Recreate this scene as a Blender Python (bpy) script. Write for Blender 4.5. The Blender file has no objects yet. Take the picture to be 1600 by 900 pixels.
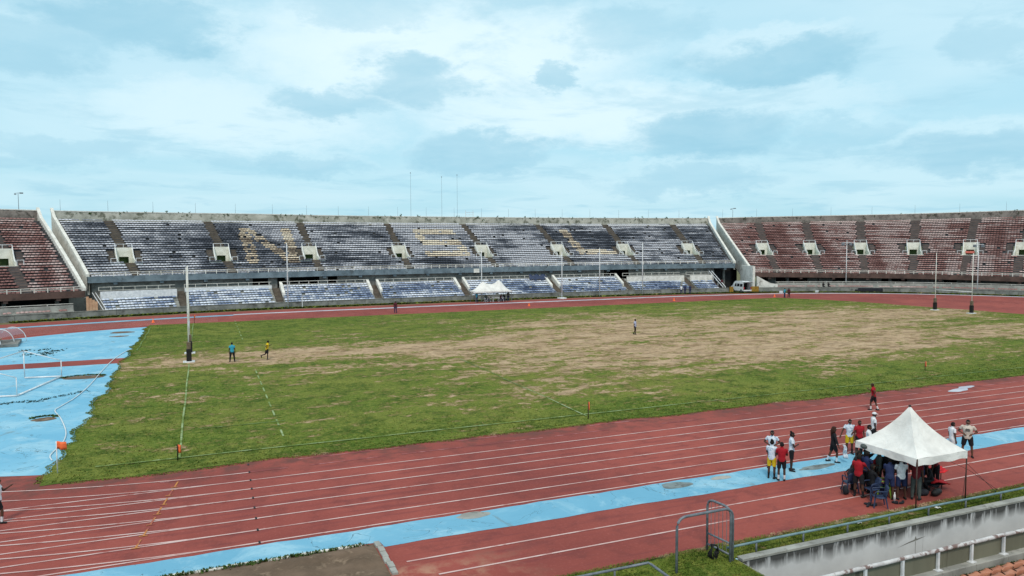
import bpy, bmesh, math, random
import numpy as np
from mathutils import Vector, Matrix
R = math.radians
random.seed(7); rng = np.random.default_rng(7)
scene = bpy.context.scene
COL = scene.collection

# ------------------------------------------------------------------ camera
# X runs along the near straight, Y across the field away from the stand the photographer stands in
CAM_H, YAW, PITCH, ROLL, FPX = 10.5002, 0.3959, 0.0636, -0.0051, 1156.57
cd = bpy.data.cameras.new('camera'); cam = bpy.data.objects.new('camera', cd); COL.objects.link(cam)
fw = Vector((math.sin(YAW)*math.cos(PITCH), math.cos(YAW)*math.cos(PITCH), -math.sin(PITCH)))
rt = Vector((math.cos(YAW), -math.sin(YAW), 0)); up = rt.cross(fw)
c_, s_ = math.cos(ROLL), math.sin(ROLL)
r2 = c_*rt + s_*up; u2 = -s_*rt + c_*up
M = Matrix((r2, u2, -fw)).transposed().to_4x4(); M.translation = (0, 0, CAM_H)
cam.matrix_world = M
cd.sensor_width = 36.0; cd.lens = FPX/1600*36.0; cd.clip_start = 0.2; cd.clip_end = 20000
scene.camera = cam

# ------------------------------------------------------------------ node helper
class NT:
    def __init__(s, tree):
        s.t = tree; s.n = tree.nodes; s.l = tree.links
    def new(s, typ, **kw):
        n = s.n.new(typ)
        for k, v in kw.items(): setattr(n, k, v)
        return n
    def put(s, sock, v):
        if hasattr(v, 'is_output'): s.l.new(v, sock)
        elif isinstance(v, (tuple, list)) and len(v) == 3 and sock.type == 'RGBA': sock.default_value = (*v, 1)
        else: sock.default_value = v
    def math(s, op, a, b=0.0, c=0.0, clamp=False):
        n = s.new('ShaderNodeMath', operation=op, use_clamp=clamp)
        for i, v in enumerate((a, b, c)): s.put(n.inputs[i], v)
        return n.outputs[0]
    def vmath(s, op, a, b=(0, 0, 0)):
        n = s.new('ShaderNodeVectorMath', operation=op)
        s.put(n.inputs[0], a); s.put(n.inputs[1], b)
        return n.outputs[0]
    def mix(s, f, a, b):
        n = s.new('ShaderNodeMix', data_type='RGBA')
        s.put(n.inputs[0], f); s.put(n.inputs[6], a); s.put(n.inputs[7], b)
        return n.outputs[2]
    def noise(s, vec, scale, detail=4.0, rough=0.55, dist=0.0):
        n = s.new('ShaderNodeTexNoise')
        s.put(n.inputs['Vector'], vec); n.inputs['Scale'].default_value = scale
        n.inputs['Detail'].default_value = detail; n.inputs['Roughness'].default_value = rough
        n.inputs['Distortion'].default_value = dist
        return n.outputs[0]
    def ramp(s, v, lo, hi, smooth=True):
        n = s.new('ShaderNodeMapRange', interpolation_type='SMOOTHSTEP' if smooth else 'LINEAR')
        s.put(n.inputs[0], v); n.inputs[1].default_value = lo; n.inputs[2].default_value = hi
        return n.outputs[0]
    def sep(s, v):
        n = s.new('ShaderNodeSeparateXYZ'); s.put(n.inputs[0], v); return n.outputs
    def comb(s, x, y, z):
        n = s.new('ShaderNodeCombineXYZ')
        for i, v in enumerate((x, y, z)): s.put(n.inputs[i], v)
        return n.outputs[0]

# ------------------------------------------------------------------ sky and sun (bright broken overcast)
SUN_EL, SUN_AZ = R(52), R(-152)       # azimuth clockwise from +Y
world = bpy.data.worlds.new('World'); scene.world = world; world.use_nodes = True
w = NT(world.node_tree); w.n.clear()
tc = w.new('ShaderNodeTexCoord')
dirv = w.vmath('NORMALIZE', tc.outputs['Generated'])
dx, dy, dz = w.sep(dirv)[:3]
nish = w.new('ShaderNodeTexSky', sky_type='NISHITA'); nish.sun_disc = False
nish.sun_elevation = SUN_EL; nish.sun_rotation = SUN_AZ
nish.altitude = 10; nish.air_density = 1.0; nish.dust_density = 2.0
zc = w.math('MAXIMUM', dz, 0.0)
den = w.math('ADD', zc, 0.09)
cp = w.comb(w.math('DIVIDE', dx, den), w.math('DIVIDE', dy, den), 0.0)
az = w.math('MULTIPLY', w.math('ARCTAN2', dx, dy), 57.2958)
el = w.math('MULTIPLY', w.math('ARCSINE', dz), 57.2958)
n_big = w.noise(cp, 0.42, 5, 0.55, 0.3)
n_fine = w.noise(cp, 1.5, 7, 0.6, 0.4)
wx = w.noise(w.comb(w.math('MULTIPLY', az, 0.20), w.math('MULTIPLY', el, 0.42), 3.1), 1.0, 8, 0.66)
wy = w.noise(w.comb(w.math('MULTIPLY', az, 0.20), w.math('MULTIPLY', el, 0.42), 9.7), 1.0, 8, 0.66)
azd = w.math('ADD', az, w.math('MULTIPLY_ADD', wx, 11.0, -5.5))
eld = w.math('ADD', el, w.math('MULTIPLY_ADD', wy, 5.0, -2.5))
cl = None; rim_ = None
for (a0, e0, ra, re, k) in [(42.0, 12.4, 6.6, 1.9, 1.0), (15.5, 11.9, 4.6, 1.9, .85), (9.5, 10.2, 4.2, 1.4, .7), (37.5, 7.6, 6.4, 2.2, .9),
                            (-4.0, 14.6, 6.5, 2.3, .95), (31.5, 15.4, 5.0, 1.9, .6), (26.0, 12.6, 2.2, 1.2, .75), (20.5, 6.6, 6.0, 1.7, .75),
                            (55.0, 5.6, 6.5, 1.6, .8), (55.0, 12.2, 3.6, 1.8, .6), (47.0, 7.4, 3.6, 1.2, .5), (12.0, 16.6, 5.0, 1.6, .5),
                            (-10.5, 12.6, 6.0, 1.8, .7), (8.0, 5.7, 4.2, 1.1, .6), (36.0, 4.4, 7.0, 1.1, .6), (-24.0, 10.0, 8.0, 2.2, .8),
                            (70.0, 9.0, 8.0, 2.2, .8), (-8.0, 6.0, 5.0, 1.1, .5), (58.0, 20.0, 9.0, 3.0, .8), (20.0, 23.0, 9.0, 3.0, .8), (-16.0, 22.0, 9.0, 3.0, .8)]:
    d2 = w.math('ADD', w.math('POWER', w.math('ABSOLUTE', w.math('DIVIDE', w.math('SUBTRACT', azd, a0), ra)), 2.0),
                w.math('POWER', w.math('ABSOLUTE', w.math('DIVIDE', w.math('SUBTRACT', eld, e0), re)), 2.0))
    b = w.math('MULTIPLY', w.ramp(d2, 1.35, 0.25), k)
    cl = b if cl is None else w.math('MAXIMUM', cl, b)
    d3 = w.math('ADD', w.math('POWER', w.math('ABSOLUTE', w.math('DIVIDE', w.math('SUBTRACT', azd, a0), ra*1.05)), 2.0),
                w.math('POWER', w.math('ABSOLUTE', w.math('DIVIDE', w.math('SUBTRACT', eld, e0+re*.65), re*.95)), 2.0))
    rb_ = w.math('MULTIPLY', w.ramp(d3, 1.6, 0.2), k)
    rim_ = rb_ if rim_ is None else w.math('MAXIMUM', rim_, rb_)
fine_band = w.math('MULTIPLY', w.ramp(n_fine, 0.50, 0.66), 0.45)
cl = w.math('MAXIMUM', w.math('MULTIPLY', cl, w.math('MULTIPLY_ADD', n_fine, 1.3, .30)), fine_band)
wh = None
for (a0, e0, ra, re, k) in [(17, 13.8, 17, 4.5, 1.0), (27, 9.4, 13, 2.8, .9), (2, 9.0, 12, 2.8, .75), (44, 9.8, 7, 1.6, .5), (-30, 12, 14, 4, .8), (75, 12, 14, 4, .8)]:
    d2 = w.math('ADD', w.math('POWER', w.math('ABSOLUTE', w.math('DIVIDE', w.math('SUBTRACT', azd, a0), ra)), 2.0),
                w.math('POWER', w.math('ABSOLUTE', w.math('DIVIDE', w.math('SUBTRACT', eld, e0), re)), 2.0))
    bb = w.math('MULTIPLY', w.ramp(d2, 1.6, 0.0), k)
    wh = bb if wh is None else w.math('MAXIMUM', wh, bb)
wh = w.math('MAXIMUM', wh, w.math('MULTIPLY', rim_, .55))
high = w.ramp(el, 18.0, 45.0)
white = w.math('MAXIMUM', w.math('MULTIPLY', w.ramp(n_big, 0.34, 0.62), w.math('MULTIPLY_ADD', high, .6, .4)), wh)
# clear air, thin bright veil, grey-blue cloud bellies
clear = w.mix(0.72, w.vmath('MULTIPLY', nish.outputs[0], (0.10, 0.10, 0.10)), (0.40, 0.84, 1.03))
veil = w.mix(w.ramp(el, 14.0, 60.0), (0.82, 1.00, 1.06), (1.12, 1.08, 1.03))
col = w.mix(w.math('MULTIPLY_ADD', white, 0.72, 0.22), clear, veil)
col = w.mix(w.math('MULTIPLY', cl, 0.92), col, (0.36, 0.66, 0.82))
bg = w.new('ShaderNodeBackground'); w.put(bg.inputs[0], col); bg.inputs[1].default_value = 1.0
ow = w.new('ShaderNodeOutputWorld'); w.l.new(bg.outputs[0], ow.inputs[0])

sd = bpy.data.lights.new('sun', 'SUN'); sd.energy = 1.75; sd.angle = R(10); sd.color = (1.0, 0.90, 0.78)
sun = bpy.data.objects.new('sun', sd); COL.objects.link(sun)
sv = Vector((math.sin(SUN_AZ)*math.cos(SUN_EL), math.cos(SUN_AZ)*math.cos(SUN_EL), math.sin(SUN_EL)))
sun.rotation_euler = sv.to_track_quat('Z', 'Y').to_euler(); sun.location = (0, 0, 60)
vs = scene.view_settings
vs.view_transform = 'Standard'; vs.look = 'None'; vs.exposure = 0.0; vs.gamma = 1.0; vs.use_curve_mapping = False

# ------------------------------------------------------------------ materials
def lin(r, g, b):
    f = lambda c: (c/255/12.92) if c/255 <= .04045 else ((c/255+.055)/1.055)**2.4
    return (f(r), f(g), f(b))
def base_mat(name, rough=.85, spec=.25, metal=0.0):
    m = bpy.data.materials.new(name); m.use_nodes = True
    t = NT(m.node_tree); b = t.n['Principled BSDF']
    b.inputs['Roughness'].default_value = rough; b.inputs['Specular IOR Level'].default_value = spec
    b.inputs['Metallic'].default_value = metal
    return m, t, b
def mat(name, c1, c2=None, scale=2.0, rough=.85, spec=.25, metal=0.0, bump=0.0, bscale=None, c3=None, s3=8.0, t3=(.58, .7), k3=.8, obj=False, zs=1.0):
    """mottled paint: c1 and c2 by noise, c3 as speckle or stains"""
    m, t, b = base_mat(name, rough, spec, metal)
    if obj: pos = t.new('ShaderNodeTexCoord').outputs['Object']
    else: pos = t.new('ShaderNodeNewGeometry').outputs['Position']
    if zs != 1.0: pos = t.vmath('MULTIPLY', pos, (1, 1, zs))
    c2 = c2 or tuple(x*.78 for x in c1)
    col = t.mix(t.ramp(t.noise(pos, scale, 5, .6), .32, .68), c1, c2)
    if c3: col = t.mix(t.math('MULTIPLY', t.ramp(t.noise(pos, s3, 6, .65, .3), *t3), k3), col, c3)
    t.put(b.inputs['Base Color'], col)
    if bump:
        bn = t.new('ShaderNodeBump'); bn.inputs['Strength'].default_value = bump; bn.inputs['Distance'].default_value = .03
        t.put(bn.inputs['Height'], t.noise(pos, bscale or scale*6, 4, .6)); t.l.new(bn.outputs[0], b.inputs['Normal'])
    return m
MAT = {}
MAT['white_paint'] = mat('white_paint', lin(228, 230, 232), lin(198, 202, 206), 3, .5, .4)
MAT['pink_cloth'] = mat('pink_cloth', lin(226, 128, 118), lin(206, 104, 98), 3, .8)
MAT['vom_white'] = mat('vom_white', lin(236, 234, 226), lin(210, 208, 198), 1.2, .85, c3=lin(140, 134, 120), s3=1.8, t3=(.58, .72), k3=.5)
MAT['white_wall'] = mat('white_wall', lin(226, 225, 220), lin(198, 198, 192), .8, .85, c3=lin(95, 92, 86), s3=1.3, t3=(.54, .72), k3=.75)
MAT['white_dirty'] = mat('white_dirty', lin(228, 226, 220), lin(200, 198, 190), 1.5, .85, c3=lin(110, 104, 96), s3=2.2, t3=(.58, .72), k3=.6)
MAT['concrete'] = mat('concrete', lin(138, 138, 134), lin(104, 104, 102), .9, .9, c3=lin(70, 68, 62), s3=1.7, t3=(.5, .7), k3=.6)
MAT['concrete_light'] = mat('concrete_light', lin(168, 168, 162), lin(138, 138, 134), .8, .9, c3=lin(92, 90, 84), s3=2.4, t3=(.52, .7), k3=.6)
MAT['perimeter'] = mat('perimeter', lin(142, 143, 140), lin(108, 110, 108), .7, .92, c3=lin(58, 58, 56), s3=.9, t3=(.5, .68), k3=.7, bump=.2)
MAT['fascia_blue'] = mat('fascia_blue', lin(120, 136, 146), lin(92, 107, 117), .6, .8, c3=lin(60, 64, 66), s3=1.1, t3=(.52, .7), k3=.7)
MAT['fascia_brown'] = mat('fascia_brown', lin(98, 78, 72), lin(72, 58, 54), .6, .85, c3=lin(48, 42, 40), s3=1.2, k3=.6)
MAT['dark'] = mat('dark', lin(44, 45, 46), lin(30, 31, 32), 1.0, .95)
MAT['stair_brown'] = mat('stair_brown', lin(112, 102, 92), lin(84, 76, 68), 1.2, .95, c3=lin(120, 110, 80), s3=.8, t3=(.55, .75), k3=.5)
MAT['stair_grey'] = mat('stair_grey', lin(112, 98, 94), lin(90, 80, 77), 1.2, .95, c3=lin(110, 108, 104), s3=2.0, k3=.5)
MAT['terrace'] = mat('terrace', lin(90, 90, 93), lin(66, 67, 70), .8, .95, c3=lin(64, 62, 58), s3=1.5, k3=.6)
MAT['rim'] = mat('rim', lin(196, 194, 184), lin(160, 160, 150), .5, .95, c3=lin(72, 76, 58), s3=.8, t3=(.5, .66), k3=.8)
MAT['rim_dark'] = mat('rim_dark', lin(148, 140, 134), lin(108, 102, 98), .6, .95, c3=lin(56, 54, 48), s3=1.0, t3=(.5, .66), k3=.8)
MAT['vom_green'] = mat('vom_green', lin(108, 126, 84), lin(84, 100, 66), 1.5, .95)
MAT['galv'] = mat('galv', lin(138, 146, 154), lin(108, 116, 124), 4, .45, .5, .35)
MAT['pipe_grey'] = mat('pipe_grey', lin(120, 126, 134), lin(92, 98, 106), 5, .5, .4, .2)
MAT['pipe_teal'] = mat('pipe_teal', lin(120, 146, 152), lin(92, 118, 126), 2, .5, .4, .1, c3=lin(110, 90, 80), s3=5, k3=.4)
MAT['rail_peeling'] = mat('rail_peeling', lin(206, 204, 204), lin(176, 172, 172), 3, .6, .3, c3=lin(110, 82, 76), s3=2.4, t3=(.48, .56), k3=.9)
MAT['pole_brown'] = mat('pole_brown', lin(84, 60, 54), lin(62, 46, 42), 3, .6)
MAT['black'] = mat('black', lin(34, 34, 36), lin(24, 24, 26), 4, .6)
MAT['black_pad'] = mat('black_pad', lin(36, 34, 34), lin(26, 26, 26), 4, .7)
MAT['tan_pad'] = mat('tan_pad', lin(118, 102, 86), lin(92, 80, 68), 4, .8)
MAT['orange'] = mat('orange', lin(248, 124, 74), lin(236, 108, 60), 5, .7)
MAT['wood_brown'] = mat('wood_brown', lin(208, 168, 136), lin(180, 140, 112), 1.5, .8)
MAT['yellow_board'] = mat('yellow_board', lin(158, 124, 48), lin(134, 100, 42), 2, .7, c3=lin(110, 90, 40), s3=2, k3=.6)
MAT['glass_dark'] = mat('glass_dark', lin(38, 40, 46), lin(26, 28, 32), 2, .12, .6)
MAT['tyre'] = mat('tyre', lin(30, 30, 30), lin(22, 22, 22), 5, .9)
MAT['line_white'] = mat('line_white', lin(212, 184, 180), lin(188, 148, 144), .7, .8, c3=lin(160, 96, 90), s3=1.1, t3=(.52, .68), k3=.75)
MAT['line_worn'] = mat('line_worn', lin(186, 132, 132), lin(160, 92, 92), .8, .85, c3=lin(140, 70, 72), s3=.9, t3=(.42, .56), k3=1.0)
MAT['line_yellow'] = mat('line_yellow', lin(190, 130, 66), lin(170, 104, 70), 1.2, .85, c3=lin(150, 76, 74), s3=1.2, t3=(.5, .6), k3=.9)
MAT['line_grass'] = mat('line_grass', lin(152, 168, 128), lin(118, 138, 84), .8, .9, c3=lin(96, 116, 52), s3=1.1, t3=(.46, .6), k3=.95)
MAT['line_faint'] = mat('line_faint', lin(134, 156, 110), lin(104, 128, 74), .8, .9, c3=lin(88, 108, 44), s3=.9, t3=(.42, .56), k3=1.0)
MAT['strip_white'] = mat('strip_white', lin(196, 200, 210), lin(170, 172, 184), .35, .9, c3=lin(164, 116, 118), s3=.3, t3=(.5, .7), k3=.7)
MAT['red_cloth'] = mat('red_cloth', lin(214, 42, 48), lin(176, 28, 36), 4, .8, obj=True)
MAT['hose'] = mat('hose', lin(220, 224, 226), lin(190, 200, 204), 4, .6)
MAT['chair_blue'] = mat('chair_blue', lin(46, 60, 90), lin(36, 48, 74), 4, .5, .4)
MAT['chair_green'] = mat('chair_green', lin(134, 166, 50), lin(112, 146, 40), 4, .5, .4)
MAT['bag_dark'] = mat('bag_dark', lin(44, 46, 54), lin(32, 34, 40), 6, .85)
MAT['bucket'] = mat('bucket', lin(228, 228, 226), lin(206, 206, 204), 4, .5)

def track_mat():
    m, t, b = base_mat('track_red', .9, .2)
    p = t.new('ShaderNodeNewGeometry').outputs['Position']
    px = t.sep(p)
    n1 = t.noise(p, .11, 5, .6); n2 = t.noise(p, .9, 6, .65); n3 = t.noise(p, 9, 4, .7)
    c = t.mix(t.ramp(n1, .3, .7), lin(154, 79, 70), lin(128, 63, 57))
    c = t.mix(t.math('MULTIPLY', t.ramp(n2, .48, .70), .6), c, lin(110, 57, 54))
    c = t.mix(t.math('MULTIPLY', t.ramp(n3, .5, .8), .35), c, lin(188, 112, 108))
    # dust rubbed along the running direction
    st = t.noise(t.vmath('MULTIPLY', p, (.25, 2.2, 1)), 1.0, 5, .6)
    c = t.mix(t.math('MULTIPLY', t.ramp(st, .50, .68), .5), c, lin(112, 57, 58))
    # trodden earth and moss along the inner kerb
    e = t.math('MULTIPLY', t.ramp(px[1], 34.2, 36.6), t.ramp(px[1], 60.0, 40.0))
    c = t.mix(t.math('MULTIPLY', e, t.ramp(n2, .38, .62)), c, lin(108, 66, 60))
    # sand carried out of the pit
    g = t.math('MULTIPLY', t.math('MULTIPLY', t.ramp(px[0], 11.0, 5.0), t.ramp(px[1], 23.6, 22.0)), t.ramp(n2, .44, .62))
    c = t.mix(t.math('MULTIPLY', g, .8), c, lin(186, 142, 118))
    t.put(b.inputs['Base Color'], c)
    bn = t.new('ShaderNodeBump'); bn.inputs['Strength'].default_value = .25; bn.inputs['Distance'].default_value = .01
    t.put(bn.inputs['Height'], t.noise(p, 40, 3, .6)); t.l.new(bn.outputs[0], b.inputs['Normal'])
    return m
MAT['track'] = track_mat()
def blue_mat(name, c1, c2):
    m, t, b = base_mat(name, .85, .25)
    p = t.new('ShaderNodeNewGeometry').outputs['Position']
    n1 = t.noise(p, .18, 5, .6); n2 = t.noise(p, 1.3, 6, .65); n3 = t.noise(t.vmath('MULTIPLY', p, (1, .5, 1)), .55, 7, .7, .8)
    c = t.mix(t.ramp(n1, .3, .7), c1, c2)
    c = t.mix(t.math('MULTIPLY', t.ramp(n2, .5, .75), .4), c, tuple(x*1.12 for x in c1))
    c = t.mix(t.math('MULTIPLY', t.ramp(t.noise(p, .45, 6, .7, .6), .46, .66), .55), c, lin(168, 204, 218))
    c = t.mix(t.math('MULTIPLY', t.ramp(n2, .56, .72), .35), c, lin(86, 138, 160))
    c = t.mix(t.math('MULTIPLY', t.ramp(n3, .60, .70), .75), c, lin(112, 134, 142))
    cr = t.noise(p, .35, 4, .5, 1.5)
    crack = t.math('LESS_THAN', t.math('ABSOLUTE', t.math('SUBTRACT', cr, .5)), .0022)
    c = t.mix(t.math('MULTIPLY', crack, .7), c, lin(66, 92, 104))
    t.put(b.inputs['Base Color'], c)
    bn = t.new('ShaderNodeBump'); bn.inputs['Strength'].default_value = .3; bn.inputs['Distance'].default_value = .02
    t.put(bn.inputs['Height'], t.noise(p, 2.5, 5, .6)); t.l.new(bn.outputs[0], b.inputs['Normal'])
    return m
MAT['blue_floor'] = blue_mat('blue_floor', lin(126, 182, 208), lin(108, 170, 200))
MAT['blue_strip'] = blue_mat('blue_strip', lin(118, 174, 200), lin(104, 162, 190))
def grass_mat(name='grass'):
    """green turf and worn straw: the 'dry' attribute says where the pitch is worn bare"""
    m, t, b = base_mat(name, .95, .1)
    p = t.new('ShaderNodeNewGeometry').outputs['Position']
    at = t.new('ShaderNodeAttribute', attribute_name='dry').outputs['Fac']
    n1 = t.noise(p, .10, 5, .6); n2 = t.noise(p, .55, 6, .65); n3 = t.noise(p, 3.0, 5, .7); n4 = t.noise(p, 14, 3, .7)
    g = t.mix(t.ramp(n1, .35, .65), lin(88, 108, 38), lin(118, 124, 56))
    g = t.mix(t.math('MULTIPLY', t.ramp(n2, .42, .62), .85), g, lin(58, 80, 24))
    g = t.mix(t.math('MULTIPLY', t.ramp(n3, .46, .66), .6), g, lin(142, 142, 70))
    g = t.mix(t.math('MULTIPLY', t.ramp(n4, .45, .66), .6), g, lin(56, 76, 26))
    d = t.mix(t.ramp(n3, .35, .7), lin(190, 162, 132), lin(158, 132, 104))
    d = t.mix(t.math('MULTIPLY', t.ramp(n2, .52, .7), .7), d, lin(120, 100, 72))
    fl = t.noise(t.vmath('MULTIPLY', p, (.16, .38, 1)), 1.0, 7, .72, .4)
    n5 = t.noise(p, 1.4, 6, .75, .5)
    f = t.math('ADD', at, t.math('MULTIPLY_ADD', n2, .8, -.40))
    f = t.math('ADD', f, t.math('MULTIPLY_ADD', n5, 1.7, -.85))
    f = t.math('ADD', f, t.math('MULTIPLY_ADD', fl, 1.7, -.85))
    d = t.mix(t.math('MULTIPLY', t.ramp(n2, .44, .60), .55), d, lin(128, 104, 74))
    d = t.mix(t.math('MULTIPLY', t.ramp(t.noise(t.vmath('MULTIPLY', p, (.6, 1.3, 1)), 1.0, 7, .75, .6), .50, .62), .8), d, lin(98, 80, 56))
    d = t.mix(t.math('MULTIPLY', t.ramp(fl, .44, .62), .35), d, lin(196, 172, 144))
    mid = t.mix(.6, g, lin(126, 112, 66))
    c = t.mix(t.ramp(f, .26, .44), g, mid)
    c = t.mix(t.ramp(f, .40, .62), c, d)
    t.put(b.inputs['Base Color'], c)
    bn = t.new('ShaderNodeBump'); bn.inputs['Strength'].default_value = .6; bn.inputs['Distance'].default_value = .08
    t.put(bn.inputs['Height'], t.noise(p, 6, 5, .7)); t.l.new(bn.outputs[0], b.inputs['Normal'])
    return m
MAT['grass'] = grass_mat()
MAT['weed'] = mat('weed', lin(74, 96, 40), lin(48, 68, 30), 3, .95)
MAT['weed_dark'] = mat('weed_dark', lin(44, 70, 62), lin(34, 52, 44), 3, .95)
MAT['earth'] = mat('earth', lin(118, 98, 82), lin(90, 74, 60), .8, .95, c3=lin(150, 128, 108), s3=1.6, t3=(.52, .7), k3=.7, bump=.6, bscale=6)
MAT['earth_ground'] = mat('earth_ground', lin(112, 104, 78), lin(86, 92, 52), .4, .95, c3=lin(72, 86, 40), s3=.8, k3=.8)
MAT['patch'] = mat('patch', lin(128, 140, 142), lin(104, 112, 112), 1.5, .95, c3=lin(78, 76, 74), s3=2.0, t3=(.5, .66), k3=.8)
def stained_wall():
    m, t, b = base_mat('stained_wall', .9, .2)
    p = t.new('ShaderNodeNewGeometry').outputs['Position']; z = t.sep(p)[2]
    n1 = t.noise(p, .5, 5, .6)
    c = t.mix(t.ramp(n1, .3, .7), lin(222, 224, 228), lin(202, 204, 208))
    st = t.noise(t.vmath('MULTIPLY', p, (2.6, 1, .35)), 1.0, 6, .65)
    lg = t.noise(t.vmath('MULTIPLY', p, (.9, 1, .2)), 1.0, 4, .6)
    # rain streaks hanging from the coping, of uneven length
    reach = t.math('ADD', t.math('DIVIDE', z, t.math('MULTIPLY_ADD', lg, 1.05, .05)), 1.0)
    f = t.math('MULTIPLY', t.ramp(st, .34, .52), t.math('MINIMUM', t.math('MAXIMUM', reach, 0.0), 1.0))
    c = t.mix(t.math('MINIMUM', t.math('MULTIPLY', f, 1.5), .92), c, lin(52, 52, 50))
    t.put(b.inputs['Base Color'], c); return m
MAT['stained_wall'] = stained_wall()
MAT['panel'] = mat('panel', lin(122, 122, 106), lin(104, 104, 90), .6, .9, c3=lin(62, 62, 54), s3=1.6, t3=(.56, .66), k3=.8, zs=.12)
def seat_mat(name, dark, mid, pale):
    m, t, b = base_mat(name, .6, .3)
    a = t.new('ShaderNodeAttribute', attribute_name='wear').outputs['Fac']
    p = t.new('ShaderNodeNewGeometry').outputs['Position']
    a = t.math('ADD', a, t.math('MULTIPLY_ADD', t.noise(p, 5, 3, .6), .5, -.25))
    c = t.mix(t.ramp(a, .05, .5), dark, mid)
    c = t.mix(t.ramp(a, .45, .95), c, pale)
    t.put(b.inputs['Base Color'], c); return m
MAT['seat_blue'] = seat_mat('seat_blue', lin(58, 64, 76), lin(118, 123, 135), lin(196, 198, 207))
MAT['seat_blue_low'] = seat_mat('seat_blue_low', lin(54, 72, 110), lin(130, 146, 176), lin(216, 222, 234))
MAT['seat_cream'] = seat_mat('seat_cream', lin(130, 116, 102), lin(206, 190, 168), lin(238, 226, 206))
MAT['seat_maroon'] = seat_mat('seat_maroon', lin(108, 70, 66), lin(144, 106, 102), lin(190, 168, 165))
MAT['seat_terracotta'] = mat('seat_terracotta', lin(190, 130, 104), lin(160, 102, 80), 2.0, .55, .35, c3=lin(140, 96, 78), s3=5, t3=(.55, .7), k3=.6)
def canopy_mat():
    m, t, b = base_mat('canopy_white', .7, .3)
    p = t.new('ShaderNodeNewGeometry').outputs['Position']
    c = t.mix(t.ramp(t.noise(p, 1.2, 5, .6), .35, .7), lin(238, 236, 232), lin(216, 214, 210))
    t.put(b.inputs['Base Color'], c)
    bn = t.new('ShaderNodeBump'); bn.inputs['Strength'].default_value = .6; bn.inputs['Distance'].default_value = .09
    t.put(bn.inputs['Height'], t.noise(p, 2.2, 4, .6, .6)); t.l.new(bn.outputs[0], b.inputs['Normal'])
    tr = t.new('ShaderNodeBsdfTranslucent'); tr.inputs[0].default_value = (.75, .74, .72, 1)
    mx = t.new('ShaderNodeMixShader'); mx.inputs[0].default_value = .08
    out = t.n['Material Output']
    t.l.new(b.outputs[0], mx.inputs[1]); t.l.new(tr.outputs[0], mx.inputs[2]); t.l.new(mx.outputs[0], out.inputs[0])
    return m
MAT['canopy'] = canopy_mat()
def clear_mat():
    m, t, b = base_mat('clear_sheet', .25, .5)
    b.inputs['Base Color'].default_value = (*lin(170, 140, 150), 1); b.inputs['Alpha'].default_value = .45
    return m
MAT['clear'] = clear_mat()

# ------------------------------------------------------------------ mesh helpers
class MB:
    def __init__(s): s.v = []; s.f = []; s.m = []
    def add(s, vs, fs, mi=0):
        o = len(s.v); s.v += [tuple(v) for v in vs]
        for f in fs: s.f.append(tuple(i+o for i in f)); s.m.append(mi)
    def box(s, c, sz, rz=0.0, mi=0, rot=None):
        hx, hy, hz = sz[0]/2, sz[1]/2, sz[2]/2
        R3 = rot if rot else Matrix.Rotation(rz, 3, 'Z')
        vs = [Vector(c) + R3 @ Vector((x*hx, y*hy, z*hz)) for z in (-1, 1) for y in (-1, 1) for x in (-1, 1)]
        s.add(vs, [(0, 2, 3, 1), (4, 5, 7, 6), (0, 1, 5, 4), (2, 6, 7, 3), (0, 4, 6, 2), (1, 3, 7, 5)], mi)
    def tube(s, pts, r, seg=8, mi=0, cap=True):
        pts = [Vector(p) for p in pts]; rings = []
        rs = r if isinstance(r, (list, tuple)) else [r]*len(pts)
        for i, p in enumerate(pts):
            d = (pts[min(i+1, len(pts)-1)] - pts[max(i-1, 0)]).normalized()
            a = Vector((0, 0, 1)) if abs(d.z) < .9 else Vector((1, 0, 0))
            x = d.cross(a).normalized(); y = x.cross(d)
            rings.append([p + (x*math.cos(2*math.pi*k/seg) + y*math.sin(2*math.pi*k/seg))*rs[i] for k in range(seg)])
        vs = [v for rg in rings for v in rg]; fs = []
        for i in range(len(pts)-1):
            for k in range(seg):
                a, b = i*seg+k, i*seg+(k+1) % seg
                fs.append((a, b, b+seg, a+seg))
        if cap: fs += [tuple(reversed(range(seg))), tuple(range(len(vs)-seg, len(vs)))]
        s.add(vs, fs, mi)
    def quad(s, a, b, c, d, mi=0): s.add([a, b, c, d], [(0, 1, 2, 3)], mi)
    def ell(s, c, r, seg=12, rings=8, mi=0, rot=None):
        vs = []; R3 = rot or Matrix.Identity(3)
        for i in range(rings+1):
            th = math.pi*i/rings
            for k in range(seg):
                ph = 2*math.pi*k/seg
                vs.append(Vector(c) + R3 @ Vector((r[0]*math.sin(th)*math.cos(ph), r[1]*math.sin(th)*math.sin(ph), r[2]*math.cos(th))))
        fs = [(i*seg+k, (i+1)*seg+k, (i+1)*seg+(k+1) % seg, i*seg+(k+1) % seg) for i in range(rings) for k in range(seg)]
        s.add(vs, fs, mi)
    def grid(s, P, mi=0):
        n, m = len(P), len(P[0]); vs = [p for row in P for p in row]
        s.add(vs, [(i*m+j, i*m+j+1, (i+1)*m+j+1, (i+1)*m+j) for i in range(n-1) for j in range(m-1)], mi)
    def mesh(s, name, mats, smooth=False):
        me = bpy.data.meshes.new(name); me.from_pydata(s.v, [], s.f)
        for m in (mats if isinstance(mats, (list, tuple)) else [mats]): me.materials.append(MAT[m] if isinstance(m, str) else m)
        me.polygons.foreach_set('material_index', s.m)
        if smooth: me.polygons.foreach_set('use_smooth', [True]*len(me.polygons))
        me.update(); return me
    def build(s, name, mats, parent=None, local=False, smooth=False, bevel=0):
        o = link(name, s.mesh(name, mats, smooth), parent, local)
        if bevel:
            b = o.modifiers.new('soft_edges', 'BEVEL'); b.width = bevel; b.segments = 2; b.limit_method = 'ANGLE'
        return o
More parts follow.
